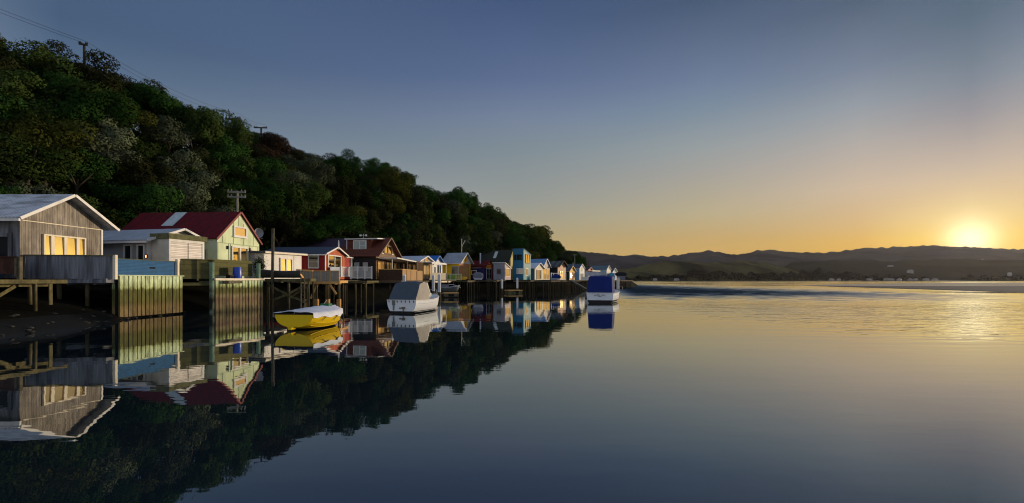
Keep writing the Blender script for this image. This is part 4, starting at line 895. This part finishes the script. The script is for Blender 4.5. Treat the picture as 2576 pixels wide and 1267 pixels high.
for lab, P_, th, w, dp, n in (
    ('Dark pier under the red gabled boathouse', (-16.9,41.8), 4, 7.5, 3.5, 4), ('Shadowed pier under the brown dormer house', (-12.4,51.0), 10, 8.5, 3.5, 6),
    ('Pier with pale fascia under the grey gabled shed', (-10.6,61.8), 14, 8, 3.4, 6), ('Weathered pier under the yellow boathouse', (-7.1,72.4), 17, 6.2, 3.4, 7),
    ('Weedy pier below the navy and orange shed', (-2.6,76.3), 19, 5.2, 3.2, 6), ('Pier under the tower house', (3.2,80.0), 21, 5.6, 3.2, 6),
    ('Pier below the cream and grey gables', (7.0,81.5), 28, 8.6, 3.2, 8), ('Pier with a gangway below the dark shed', (11.4,88.6), 33, 8.2, 3.2, 8),
    ('Pier below the tiny yellow gable', (16.0,95.0), 36, 7.6, 3.2, 8), ('Pier below the white-fronted shed', (20.6,101.2), 38, 9.0, 3.2, 8), ('Last pier at the far end of the row', (26.0,108.8), 32, 9.6, 3.2, 10)):
    pls = [(w*(k+.3)/n + random.uniform(-.3,.3)*w/n, random.choice((.12,.12,.5))) for k in range(n)] + [(w*(k+.6)/n, 1.8) for k in range(n)]
    deck('timber_pier', lab, P_, th, w, dp, 2.06 + random.uniform(-.12,.05), pls, pm=M['pier_pile'], pr=random.choice((.07,.085)), eh=random.choice((.14,.2,.28)))
gw = thing('gangway', 'Pale plank gangway sloping down to the water from the dark shed', 'gangway', (12.6,88.2,0), R(40))
bm_('plank_run', M['palepole'], gw, (-2.2,-.2,2.0), (1.4,-.9,.35), .7, .1); bm_('side_rail', M['palepole'], gw, (-2.2,-.5,2.1), (1.4,-1.2,.45), .06, .12)
ct = pickets('balustrade', 'Pale post-and-rail balustrade on the deck of the dark shed', W(1386.5,86.5), W(1423,90.5), 2.1, 3.4, M['pvc'], 3, 3, gap=.08, pw=.16)
# ------------------------------------------------------------------ boats
def boat_root(name, label, px, d, heading, cat='boat'):
    x, y = W(px, d); return thing(name, label, cat, (x, y, 0), R(90-heading))
def hull_pts(L, beam, tr, zs, zb, zk, stem=.8, n=16, m=9, rake=.12, fl=.7, lift=0.0):
    rows = []
    for i in range(n+1):
        t = i/n
        f = tr + (1-tr)*math.sin(min(1, t/.42)*math.pi/2) if t < .42 else max(0.0, 1-((t-.42)/.58)**2.3)
        hb = beam/2*f; sh = zs + (zb-zs)*t*t - .06*math.sin(t*math.pi)
        k = zk if t < stem else zk + (sh-zk)*((t-stem)/(1-stem))**2*.98
        if t < .4: k += lift*(1-t/.4)**2
        r = []
        for j in range(-m, m+1):
            a = abs(j)/m*math.pi/2; s = math.copysign(1, j) if j else 0
            y = hb*(math.sin(a)**fl)*s; z = sh - (sh-k)*(math.cos(a)**.85 if a < math.pi/2-1e-6 else 0)
            r.append((L*t - rake*(1-t)*(z-zk)*0 + (rake*(z-k)*t*t), y, z))
        rows.append(r)
    return rows
def hull(root, rows, m, gm=None, inner=None, rail=.03):
    b = MB(); b.smooth = True; b.grid(rows); b.smooth = False
    o = b.build('hull', m, root)
    b = MB(); b.add(rows[0], [tuple(range(len(rows[0])))]); b.build('transom', m, root)
    g = MB(); g.path([r[0] for r in rows], rail); g.path([r[-1] for r in rows], rail); g.path([rows[0][0], rows[0][-1]], rail); g.build('gunwale', gm or m, root)
    d = MB(); d.smooth = True
    d.grid([[(r[0][0], r[0][1]*.97, r[0][2]-.03), (r[0][0], 0, r[0][2]-.0), (r[-1][0], r[-1][1]*.97, r[-1][2]-.03)] for r in rows]); d.build('deck', inner or m, root)
    return o
def strake(root, rows, js, m, r=.012):
    b = MB()
    for j in js:
        for s in (-1, 1):
            k = len(rows[0])//2 + s*j; pts = [Vector(q[k]) + Vector((0, s*.006, 0)) for q in rows[1:-1]]; b.path(pts, r, 5)
    b.build('strake', m, root)

# yellow dinghy under a white tarpaulin
ye = (.62,.42,.005)
bt = boat_root('dinghy', 'Bright yellow clinker dinghy moored under a white tarpaulin', 739, 18.1, 7)
YH = hullmat('yellow_hull', ye, .06)
rows = hull_pts(3.25, 1.95, .83, .66, .68, -.06, rake=.2, fl=.9, lift=.18); hull(bt, rows, YH, M['black'], M['dark'])
strake(bt, rows, (4,6), YH, .016)
b = MB(); b.prism([(-.04,.02),(.04,.02),(.1,.16),(-.1,.16)], 0, .3); sk = b.build('skeg', YH, bt); sk.rotation_euler = (0,0,R(90)); sk.location = (.02,0,.0)
b = MB(); b.smooth = True; rg = random.Random(8)
pr = []
for i, r in enumerate(rows):
    t = i/(len(rows)-1); hb = abs(r[0][1])+.06 ; sh = r[0][2]; pk = sh + .07 + .17*math.sin(min(1,t*1.5)*math.pi*.6)*(1 if t < .75 else 1-(t-.75)*2.4)
    drop = .12 + .05*math.sin(i*1.7)
    row = []
    for k in range(-6, 7):
        q = k/6; y = hb*math.copysign(min(1, abs(q)*1.18), q); z = sh + .03 + (pk-sh)*(1-abs(q)**1.3) if abs(q) < .84 else sh - (abs(q)-.84)/.16*drop
        row.append((r[0][0]-(.05 if i == 0 else 0), y, z + .02*math.sin(i*2.1+k*1.3)))
    pr.append(row)
b.grid(pr[0:]); b.build('tarpaulin', M['fab_white'], bt)
tb('tarp_pole', M['pvc'], bt, (0,0,.62), (.1,0,.8), .02)
bx('motor_cover', paint('green_plastic', (.01,.13,.05)), bt, 2.2, 2.5, -.25, .15, .84, .96); b = MB(); b.path([(2.35,.05,.95),(2.42,-.05,1.12)], .012); b.build('cleat', M['cream'], bt)
for i in (4, 8, 12): b = MB(); b.path([Vector(rows[i][0])+Vector((0,-.05,-.06)), Vector(rows[i-1][2])+Vector((-.1,-.04,.0))], .012); b.build('tie_cord', M['darkmetal'], bt)

b = MB(); b.path([(3.2,0,.62),(3.5,.02,.4),(3.9,.05,.12),(4.3,.08,-.1)], .012, 5); b.build('mooring_rope', M['rope'], bt)
# launch with grey canopy
bt = boat_root('launch', 'White clinker launch with a grey canvas canopy and pale windscreen', 1010, 27.4, 14)
WH = hullmat('white_hull_weed', (.60,.62,.64), .14)
rows = hull_pts(5.0, 2.12, .9, .8, 1.02, -.1, rake=.12); hull(bt, rows, WH, M['white'], M['white']); strake(bt, rows, (4,6,8), M['pvc'], .012)
def canopy(root, st, m, name='canopy', nk=8, e=.45):
    b = MB(); b.smooth = False; rws = []
    for x, hb_, ht, zl, zt in st:
        r = []
        for k in range(-nk, nk+1):
            q = k/nk; a = abs(q)
            if a > .5: f = (a-.5)/.5; y = ht + (hb_-ht)*f; z = zt - .06 - (zt-.06-zl)*f
            else: y = ht*(a/.5); z = zt - .06*(a/.5)**2
            r.append((x, math.copysign(y, q) if k else 0, z + .012*math.sin(k*2.3+x*3)))
        rws.append(r)
    b.grid(rws); b.add(rws[0], [tuple(range(len(rws[0])))]); b.add(rws[-1], [tuple(range(len(rws[-1])))]); return b.build(name, m, root)
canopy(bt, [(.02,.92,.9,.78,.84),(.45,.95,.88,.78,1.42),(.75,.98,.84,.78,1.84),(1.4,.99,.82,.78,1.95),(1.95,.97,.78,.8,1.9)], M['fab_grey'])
cv = bpy.data.objects['canopy']; cv.data.materials.append(mat('sunlit_side_canvas', (.34,.31,.27), .9, .12, 3, bump=.02))  # lighter copy of the canvas: sunlight painted onto the canopy sides
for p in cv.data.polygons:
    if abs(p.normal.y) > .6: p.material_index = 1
b = MB(); b.prism([(1.97,.86),(2.75,.95),(2.12,1.86),(1.97,1.86)], -.68, .68); wsn = b.build('cabin_front', M['cream'], bt)
b = MB()
for s in (-.69,.69): b.add([(2.05,s,1.0),(2.55,s,1.02),(2.14,s,1.72),(2.05,s,1.72)], [(0,1,2,3)])
b.build('side_pane', G_CURT, wsn)
b = MB(); b.add([(2.71,-.6,1.02),(2.71,.6,1.02),(2.2,.6,1.75),(2.2,-.6,1.75)], [(0,1,2,3)]); b.build('windscreen_pane', G_DARK, wsn)
b = MB(); b.add([(2.05,-.7,1.86),(2.16,-.7,1.86),(2.78,-.7,.96),(2.68,-.7,.96)], [(0,1,2,3)]); b.build('windscreen_frame', M['white'], wsn)
b = MB()
for k in range(7): y = -.8+.27*k; b.box(-.03,-.006,y-.02,y+.02,.66,.8)
b.build('tie_straps', M['darkmetal'], bt)
b = MB(); b.box(-.035,-.004,.42,.62,.5,.8); b.box(-.03,-.004,.47,.57,.18,.5); b.build('weed_stain', paint('grey_stain', (.14,.15,.14)), bt)
b = MB(); b.tube((-.05,-.13,.1),(-.05,-.13,.34),.025); b.box(-.07,-.004,-.24,-.02,.28,.4); b.build('drive_bracket', mat('brass_bracket', (.12,.11,.07), .6, .2), bt); b = MB(); b.tube((-.03,.09,.32),(-.004,.09,.32),.05); b.build('exhaust', M['darkmetal'], bt)
tb('bow_light', M['white'], bt, (3.0,-.55,1.0), (3.0,-.55,1.15), .05)

b = MB(); b.path([(4.6,-.3,1.05),(4.6,-.3,1.3),(5.0,0,1.4),(4.6,.3,1.3),(4.6,.3,1.05)], .018, 6); b.build('bow_rail', M['metal'], bt)
b = MB(); b.path([(5.0,0,.95),(5.5,0,.45),(6.3,.05,-.1)], .014, 5); b.build('mooring_rope', M['rope'], bt)
# launch with blue canopy
bt = boat_root('launch', 'White launch with a tall royal blue canopy and lettered transom', 1509, 39.6, 18)
WB = hullmat('white_hull_black_boot', (.58,.61,.65), .27)
rows = hull_pts(6.6, 2.75, .84, .88, 1.2, -.25, rake=.15, fl=.5); hull(bt, rows, WB, M['white'], M['white'], rail=.045); strake(bt, rows, (5,7,8), M['pvc'], .02)
canopy(bt, [(.05,1.06,1.0,.88,1.1),(.16,1.08,1.0,.88,2.32),(1.0,1.1,1.0,.86,2.44),(2.3,1.08,.98,.86,2.36)], M['fab_blue'])
b = MB(); b.prism([(2.35,.86),(3.2,.98),(2.55,2.3),(2.35,2.3)], -.98, .98); wsn = b.build('windscreen', M['white'], bt)
b = MB()
for s in (-.99,.99): b.add([(2.4,s,1.05),(2.98,s,1.1),(2.52,s,2.1),(2.4,s,2.15)], [(0,1,2,3)])
b.build('side_pane', G_CURT, wsn)
lt = MB()
def text(s, size, loc):
    cu = bpy.data.curves.new('lettering', 'FONT'); cu.body = s; cu.size = size; cu.align_x = 'CENTER'; cu.align_y = 'CENTER'; cu.extrude = .002; cu.offset = .004
    o = bpy.data.objects.new('lettering', cu); COL.objects.link(o); me = o.to_mesh()
    lt.add([(loc[0]-v.co.z, loc[1]-v.co.x, loc[2]+v.co.y) for v in me.vertices], [tuple(p.vertices) for p in me.polygons])
    bpy.data.objects.remove(o)
for k, c in enumerate('BERNI-AVE'):
    y = .44 - .11*k; text(c, .15, (-.012, y, .72 - .22*y*y))
text('MANA', .1, (-.012, 0, .61)); lt.build('lettering', M['ink'], bt)
for y, z in ((1.28,.62),(1.3,.38)):
    b = MB(); b.lathe([(0,-.12),(.07,-.09),(.09,0),(.07,.09),(0,.12)], (.7,y,z), 10); b.build('fender', M['darkmetal'], bt)
tb('hand_rail', M['metal'], bt, (.1,1.2,.95), (.5,1.28,1.05), .02)

b = MB(); b.path([(2.6,-1.0,2.38),(2.6,-1.0,3.0)], .015, 6); b.build('aerial', M['white'], bt)
b = MB(); b.path([(6.5,0,1.15),(7.2,0,.5),(8.2,.1,-.1)], .016, 5); b.build('mooring_rope', M['rope'], bt)
# dinghy on the pier
bt = thing('dinghy', 'Dark grey dinghy lying on the mossy pier in front of the flat-roofed shed', 'boat', (-15.7,34.05,2.16), R(188))
DK = hullmat('dark_dinghy_hull', (.05,.048,.045), -3); rows = hull_pts(3.3, 1.35, .8, .55, .72, .02, rake=.2, fl=.5); hull(bt, rows, DK, M['fab_slate'], M['dark'])
for k in range(2): b = MB(); b.add([(-.05-.1*k,-.45+.5*k,.02),(-.05-.1*k,-.05+.5*k,.02),(.2-.1*k,.05+.5*k,.5),(.2-.1*k,-.35+.5*k,.5),(-.02-.1*k,-.45+.5*k,.02),(-.02-.1*k,-.05+.5*k,.02),(.23-.1*k,.05+.5*k,.5),(.23-.1*k,-.35+.5*k,.5)], [(0,1,2,3),(4,5,6,7),(0,1,5,4),(1,2,6,5),(2,3,7,6),(3,0,4,7)]); b.build('chock', M['newtimber'], bt)
tag(bm_('rail_beam', M['newtimber'], None, (-16.2,34.2,2.78), (-15.0,34.3,2.72), .12, .12), 'Loose orange timber rail above the mossy pier', 'beam')
# pontoon with runabout
pt = thing('pontoon', 'Floating timber pontoon beside the pale mooring posts', 'pontoon', W(1118,52.5)+(0,), R(14))
bx('deck_boards', M['newtimber'], pt, -.05, 1.7, -.05, 2.2, .48, .56); bx('frame', M['timber'], pt, 0, 1.65, -.02, 2.1, .12, .47); bx('float_gap', M['black'], pt, .45, 1.1, -.035, -.021, .15, .42); bx('float', M['black'], pt, .1, 1.5, .02, 2, -.3, .12)
bx('walkway', M['palepole'], pt, -2.2, -.06, .3, 1.2, .45, .52)
bt = thing('runabout', 'Small open runabout with a slate cover beside the timber pontoon', 'boat', W(1108,54.6)+(.35,), R(8))
rows = hull_pts(2.3, 1.25, .9, .85, 1.05, .2, rake=.15); hull(bt, rows, mat('slate_blue_hull', (.05,.07,.08), .4, .15, 3), M['pvc'], M['fab_slate'])
b = MB(); b.path([(1.0,-.58,1.15),(1.5,-.52,1.12),(2.0,-.3,.98),(2.4,0,.75)], .035); b.build('bow_rail', M['pvc'], bt); bx('cover', M['fab_slate'], bt, -.02, 1.0, -.6, .6, .86, 1.15)
# covered boats on decks
def covered(label, px, d, th, L, Wd, z, hgt, m, hm):
    t = thing('covered_boat', label, 'boat', W(px, d)+(z,), R(90-th)); b = MB(); b.smooth = True; rws = []
    for i in range(11):
        u = i/10; f = (math.sin(math.pi*(.03+.94*u)))**.2; rws.append([(L*u, Wd/2*f*math.copysign(abs(math.cos(a))**.5, math.cos(a)), .25*hgt + .75*hgt*f*math.sin(a)**.6) for a in [k*math.pi/8 for k in range(9)]])
    b.grid(rws); b.add(rws[0], [tuple(range(9))]); b.add(rws[-1], [tuple(range(9))]); b.build('cover', m, t)
    b = MB(); b.prism([(.15*L,0),(.85*L,0),(.97*L,.28*hgt),(.03*L,.28*hgt)], -Wd*.4, Wd*.4); b.build('hull', hm, t); return t
covered('Boat under a slate tarpaulin on the deck of the navy shed', 1190, 76, 88, 1.7, 1.1, 2.1, 1.25, M['fab_slate'], M['pvc'])
covered('Boat under a royal blue cover on the deck of the dark shed', 1387, 87.5, 86, 1.8, 1.0, 2.15, 1.0, M['fab_blue'], M['pvc'])
covered('Boat under a black cover on the last deck of the row', 1548.5, 124, 88, 2.95, 1.6, 3.15, 1.15, M['fab_black'], M['fab_black'])
fence_panel('deck_wall', 'Grey deck wall under the black-covered boat', 'balustrade', W(1551,123), W(1573,123.2), 2.1, 3.2, M['fab_slate'])
covered('Small yellow dinghy upside down on the deck of the yellow boathouse', 1147, 72.6, 86, 1.7, .9, 2.1, .5, paint('yellow_boat', (.55,.33,.02)), yw)
# mooring posts
for lab, px, d, zt in (('Pale sleeved mooring post behind the grey canopy launch', 1017, 45, 2.6), ('Pale mooring post further back beside the pontoon walkway', 1090, 53, 2.7), ('Pale mooring post nearest the timber pontoon', 1105, 48, 2.7), ('Pale mooring post before the lilac-grey shed', 1305-1.5, 70, 2.05+.1), ('Pale mooring post in front of the blue tower', 1353, 72, 2.4)):
    px = {1303.5: 1262.5, 1353: 1301}.get(px, px)
    t = thing('mooring_post', lab, 'post', W(px, d)+(0,), 0, 'pale mooring posts')
    tb('pile', M['pile'], t, (0,0,-.8), (0,0,.75), .15, 12); tb('sleeve', M['pvc'], t, (0,0,.75), (0,0,zt-.15), .165, 14); b = MB(); b.lathe([(.17,0),(.15,.06),(.06,.14),(0,.18)], (0,0,zt-.15), 14); b.build('cap', M['white'], t)
for lab, px in (('Thin white mooring post near the end of the row, nearer the shore', 1552.5), ('Thin white mooring post near the end of the row, nearer the water', 1556.5)):
    o = tb('mooring_post', M['white'], None, (0,0,-.5), (0,0,2.6), .13, 10); o.location = W(px, 100)+(0,); tag(o, lab, 'post', 'thin white end posts')
fp = thing('pontoon', 'Low dark pontoon with a lit end at the end of the row', 'pontoon', W(1548,102)+(0,), R(10)); bx('float', M['fab_black'], fp, 0, 1.5, -.3, 2, -.2, .5); bx('end_board', M['cream'], fp, 1.51, 1.6, -.3, 2, .0, .55)
fp = thing('pontoon', 'Weedy timber float before the blue tower', 'pontoon', W(1279,70)+(0,), R(20)); bx('deck_boards', M['newtimber'], fp, 0, 2.4, 0, 2, .38, .5); bx('float', M['mosstimber'], fp, .05, 2.3, .05, 1.9, -.2, .37); bx('float_gap', M['black'], fp, 1.2, 1.7, .025, .048, .05, .33)
o = tb('tall_pile', M['pier_pile'], None, (0,0,-.8), (.06,.05,5.75), .11, 12, .095); o.location = W(684, 32.85)+(0,); tag(o, 'Tall weathered timber pile standing in the water beside the dark dinghy', 'post')
# power poles and wires
def pole(label, px, d, ytop, zb, arms, m, r=.14, wdt=1.1, rot=0, ins=True):
    x, y = W(px, d); zt = Z(ytop, d); t = thing('power_pole', label, 'power pole', (x, y, zb), R(rot), 'power poles on the hill'); h = zt-zb
    tb('pole', m, t, (0,0,0), (0,0,h), r, 10, r*.8)
    for z in arms:
        bx('crossarm', m, t, -wdt, wdt, -r-.1, -r-.002, h-z-.07, h-z+.07)
        if ins:
            b = MB()
            for k in (-.92,-.55,.55,.92): b.lathe([(.05,0),(.07,.05),(.05,.1),(0,.22)], (wdt*k, -r-.05, h-z+.07), 8)
            b.build('insulators', m, t)
    return Vector((x, y, zt))
a = pole('Power pole on the skyline above the grey boathouse', 212, 41, 112, 14, (.1,), M['polewood'], .12, .32, 20)
c = pole('Power pole crossarm on the skyline right above the red roof', 590, 57, 298, 13, (.12,), M['polewood'], .14, 1.05, -12)
e = pole('Power pole with two crossarms on the skyline near the rust-brown tree', 657, 61, 321, 14, (.12,.95), M['polewood'], .14, .85, 5)
g = pole('Pale weathered power pole with crossarms low on the slope behind the red roof', 597, 43, 481, 2.6, (.15,.6), M['palepole'], .11, .8, 8)
for lab, px, d, yt, zb in (('Thin pale pole behind the navy-roofed white shed', 1446, 112, 640, 2.2), ('Pole with a short crossarm behind the red-gabled shed', 1480, 120, 656, 2.2), ('Short mast with a crosspiece behind the blue-roofed shed', 1159, 82, 608+38, 2.2)):
    pole(lab, px, d, yt, zb, (.2,), M['palepole'] if px < 1450 else M['polewood'], .1, .5, 0, False)
def wire(label, p, q, sag):
    b = MB(); pts = [p.lerp(q, k/14) - Vector((0,0,sag*4*(k/14)*(1-k/14))) for k in range(15)]; b.path(pts, .014, 5); tag(b.build('power_line', M['darkmetal'], None), label, 'power line', 'power lines over the hill')
for k, dy in enumerate((-.28, .28)):
    off = Vector((dy, 0, .2))
    wire(('Upper' if k else 'Lower')+' power line running off the picture edge from the skyline pole', a+off, Vector((-62,33,32+.6*k)), .5)
    wire(('Inner' if k else 'Outer')+' power line between the two skyline poles', a+off, c+off*2.5, .8)
    wire(('Inner' if k else 'Outer')+' short power line between the skyline crossarms', c+off*2.5, e+off*2, .3)
# stones on the mud
sm = []
rg = random.Random(21)
for k in range(3):
    b = MB(); b.smooth = True; b.grid([[(math.cos(q)*math.cos(p_)*(1+.25*rg.random()), math.sin(q)*math.cos(p_)*(.8+.25*rg.random()), .6*math.sin(p_)) for q in [i*.785 for i in range(8)]] for p_ in (-1.5,-.8,0,.6,1.1,1.5)], True); sm.append(b.build('stone', M['stone'], None))
for k in range(110):
    i = rg.uniform(22, 47); j = int(i); s0 = shore[j].lerp(shore[min(j+1,NS-1)], i-j); f0 = foot[j]; t = rg.random()**1.5*.22
    p = s0.lerp(f0, t); s = rg.uniform(.04,.12)*(1.6 if rg.random() < .1 else 1)
    o = sm[k % 3] if k < 3 else sm[k % 3].copy()
    if k >= 3: COL.objects.link(o)
    o.location = (p.x, p.y, .02 + 2.1*(t/.62)**.8*.9); o.scale = (s, s, s*.8); o.rotation_euler = (0,0,rg.random()*6)
    tag(o, 'dark shore stone lying on the mud under the grey boathouse', 'stone', 'stones on the muddy shore')
# far shore houses
fm_ = [paint('far_white', (.3,.29,.27)), paint('far_roof', (.25,.22,.2))]
for k, (px, py) in enumerate(((1648,697),(1702,695),(2092,698),(2110,698),(2187,696),(2232,697),(2243,697),(2262,697),(2290,695),(2303,692.5),(2330,695.5),(2352,696))):
    d = 1110 + 6*(k % 3); x, y = W(px, d); t = thing('far_house', 'tiny pale house on the far shore among dark trees', 'house', (x, y, 1.5), R(20*(k % 5)), 'houses on the far shore')
    s_ = 3.5 + 1.5*(k % 3); b = MB(); b.box(-s_, s_, -4, 4, 0, 3.4); b.build('wall', fm_[0], t); b = MB(); b.prism([(-4.6,3.4),(4.6,3.4),(0,5.4)], -s_-.4, s_+.4); o = b.build('roof', fm_[1], t); o.rotation_euler = (0,0,R(90))
for k, (px, py, d) in enumerate(((2165,660,1900),(2180,662,1880),(2255,650,2200),(2305,650,2180),(2335,653,2100),(2430,652,2150),(2470,656,2000),(2540,690,1500),(2240,672,1700),(2290,684,1500))):
    x, y = W(px, d); t = thing('far_house', 'tiny pale house high on the distant hillside below the sunset', 'house', (x, y, Z(py, d)), R(15*(k % 4)), 'houses on the distant hills')
    s_ = 8; b = MB(); b.box(-s_, s_, -5, 5, -12, 3.5); b.build('wall', fm_[0], t); b = MB(); b.prism([(-5.6,3.5),(5.6,3.5),(0,6.4)], -s_-.4, s_+.4); o = b.build('roof', fm_[1], t); o.rotation_euler = (0,0,R(90))
# air over the harbour
hz = bpy.data.materials.new('harbour_haze'); hz.use_nodes = True; nt = hz.node_tree; nt.nodes.remove(nt.nodes['Principled BSDF'])
pv = nt.nodes.new('ShaderNodeVolumePrincipled'); pv.inputs['Color'].default_value = (.9,.88,.9,1); pv.inputs['Density'].default_value = .00002; pv.inputs['Anisotropy'].default_value = .55
nt.links.new(pv.outputs[0], nt.nodes['Material Output'].inputs['Volume'])
b = MB(); b.box(-900, 6500, -300, 3700, -22, 290); tag(b.build('haze', hz, None), kind='stuff')
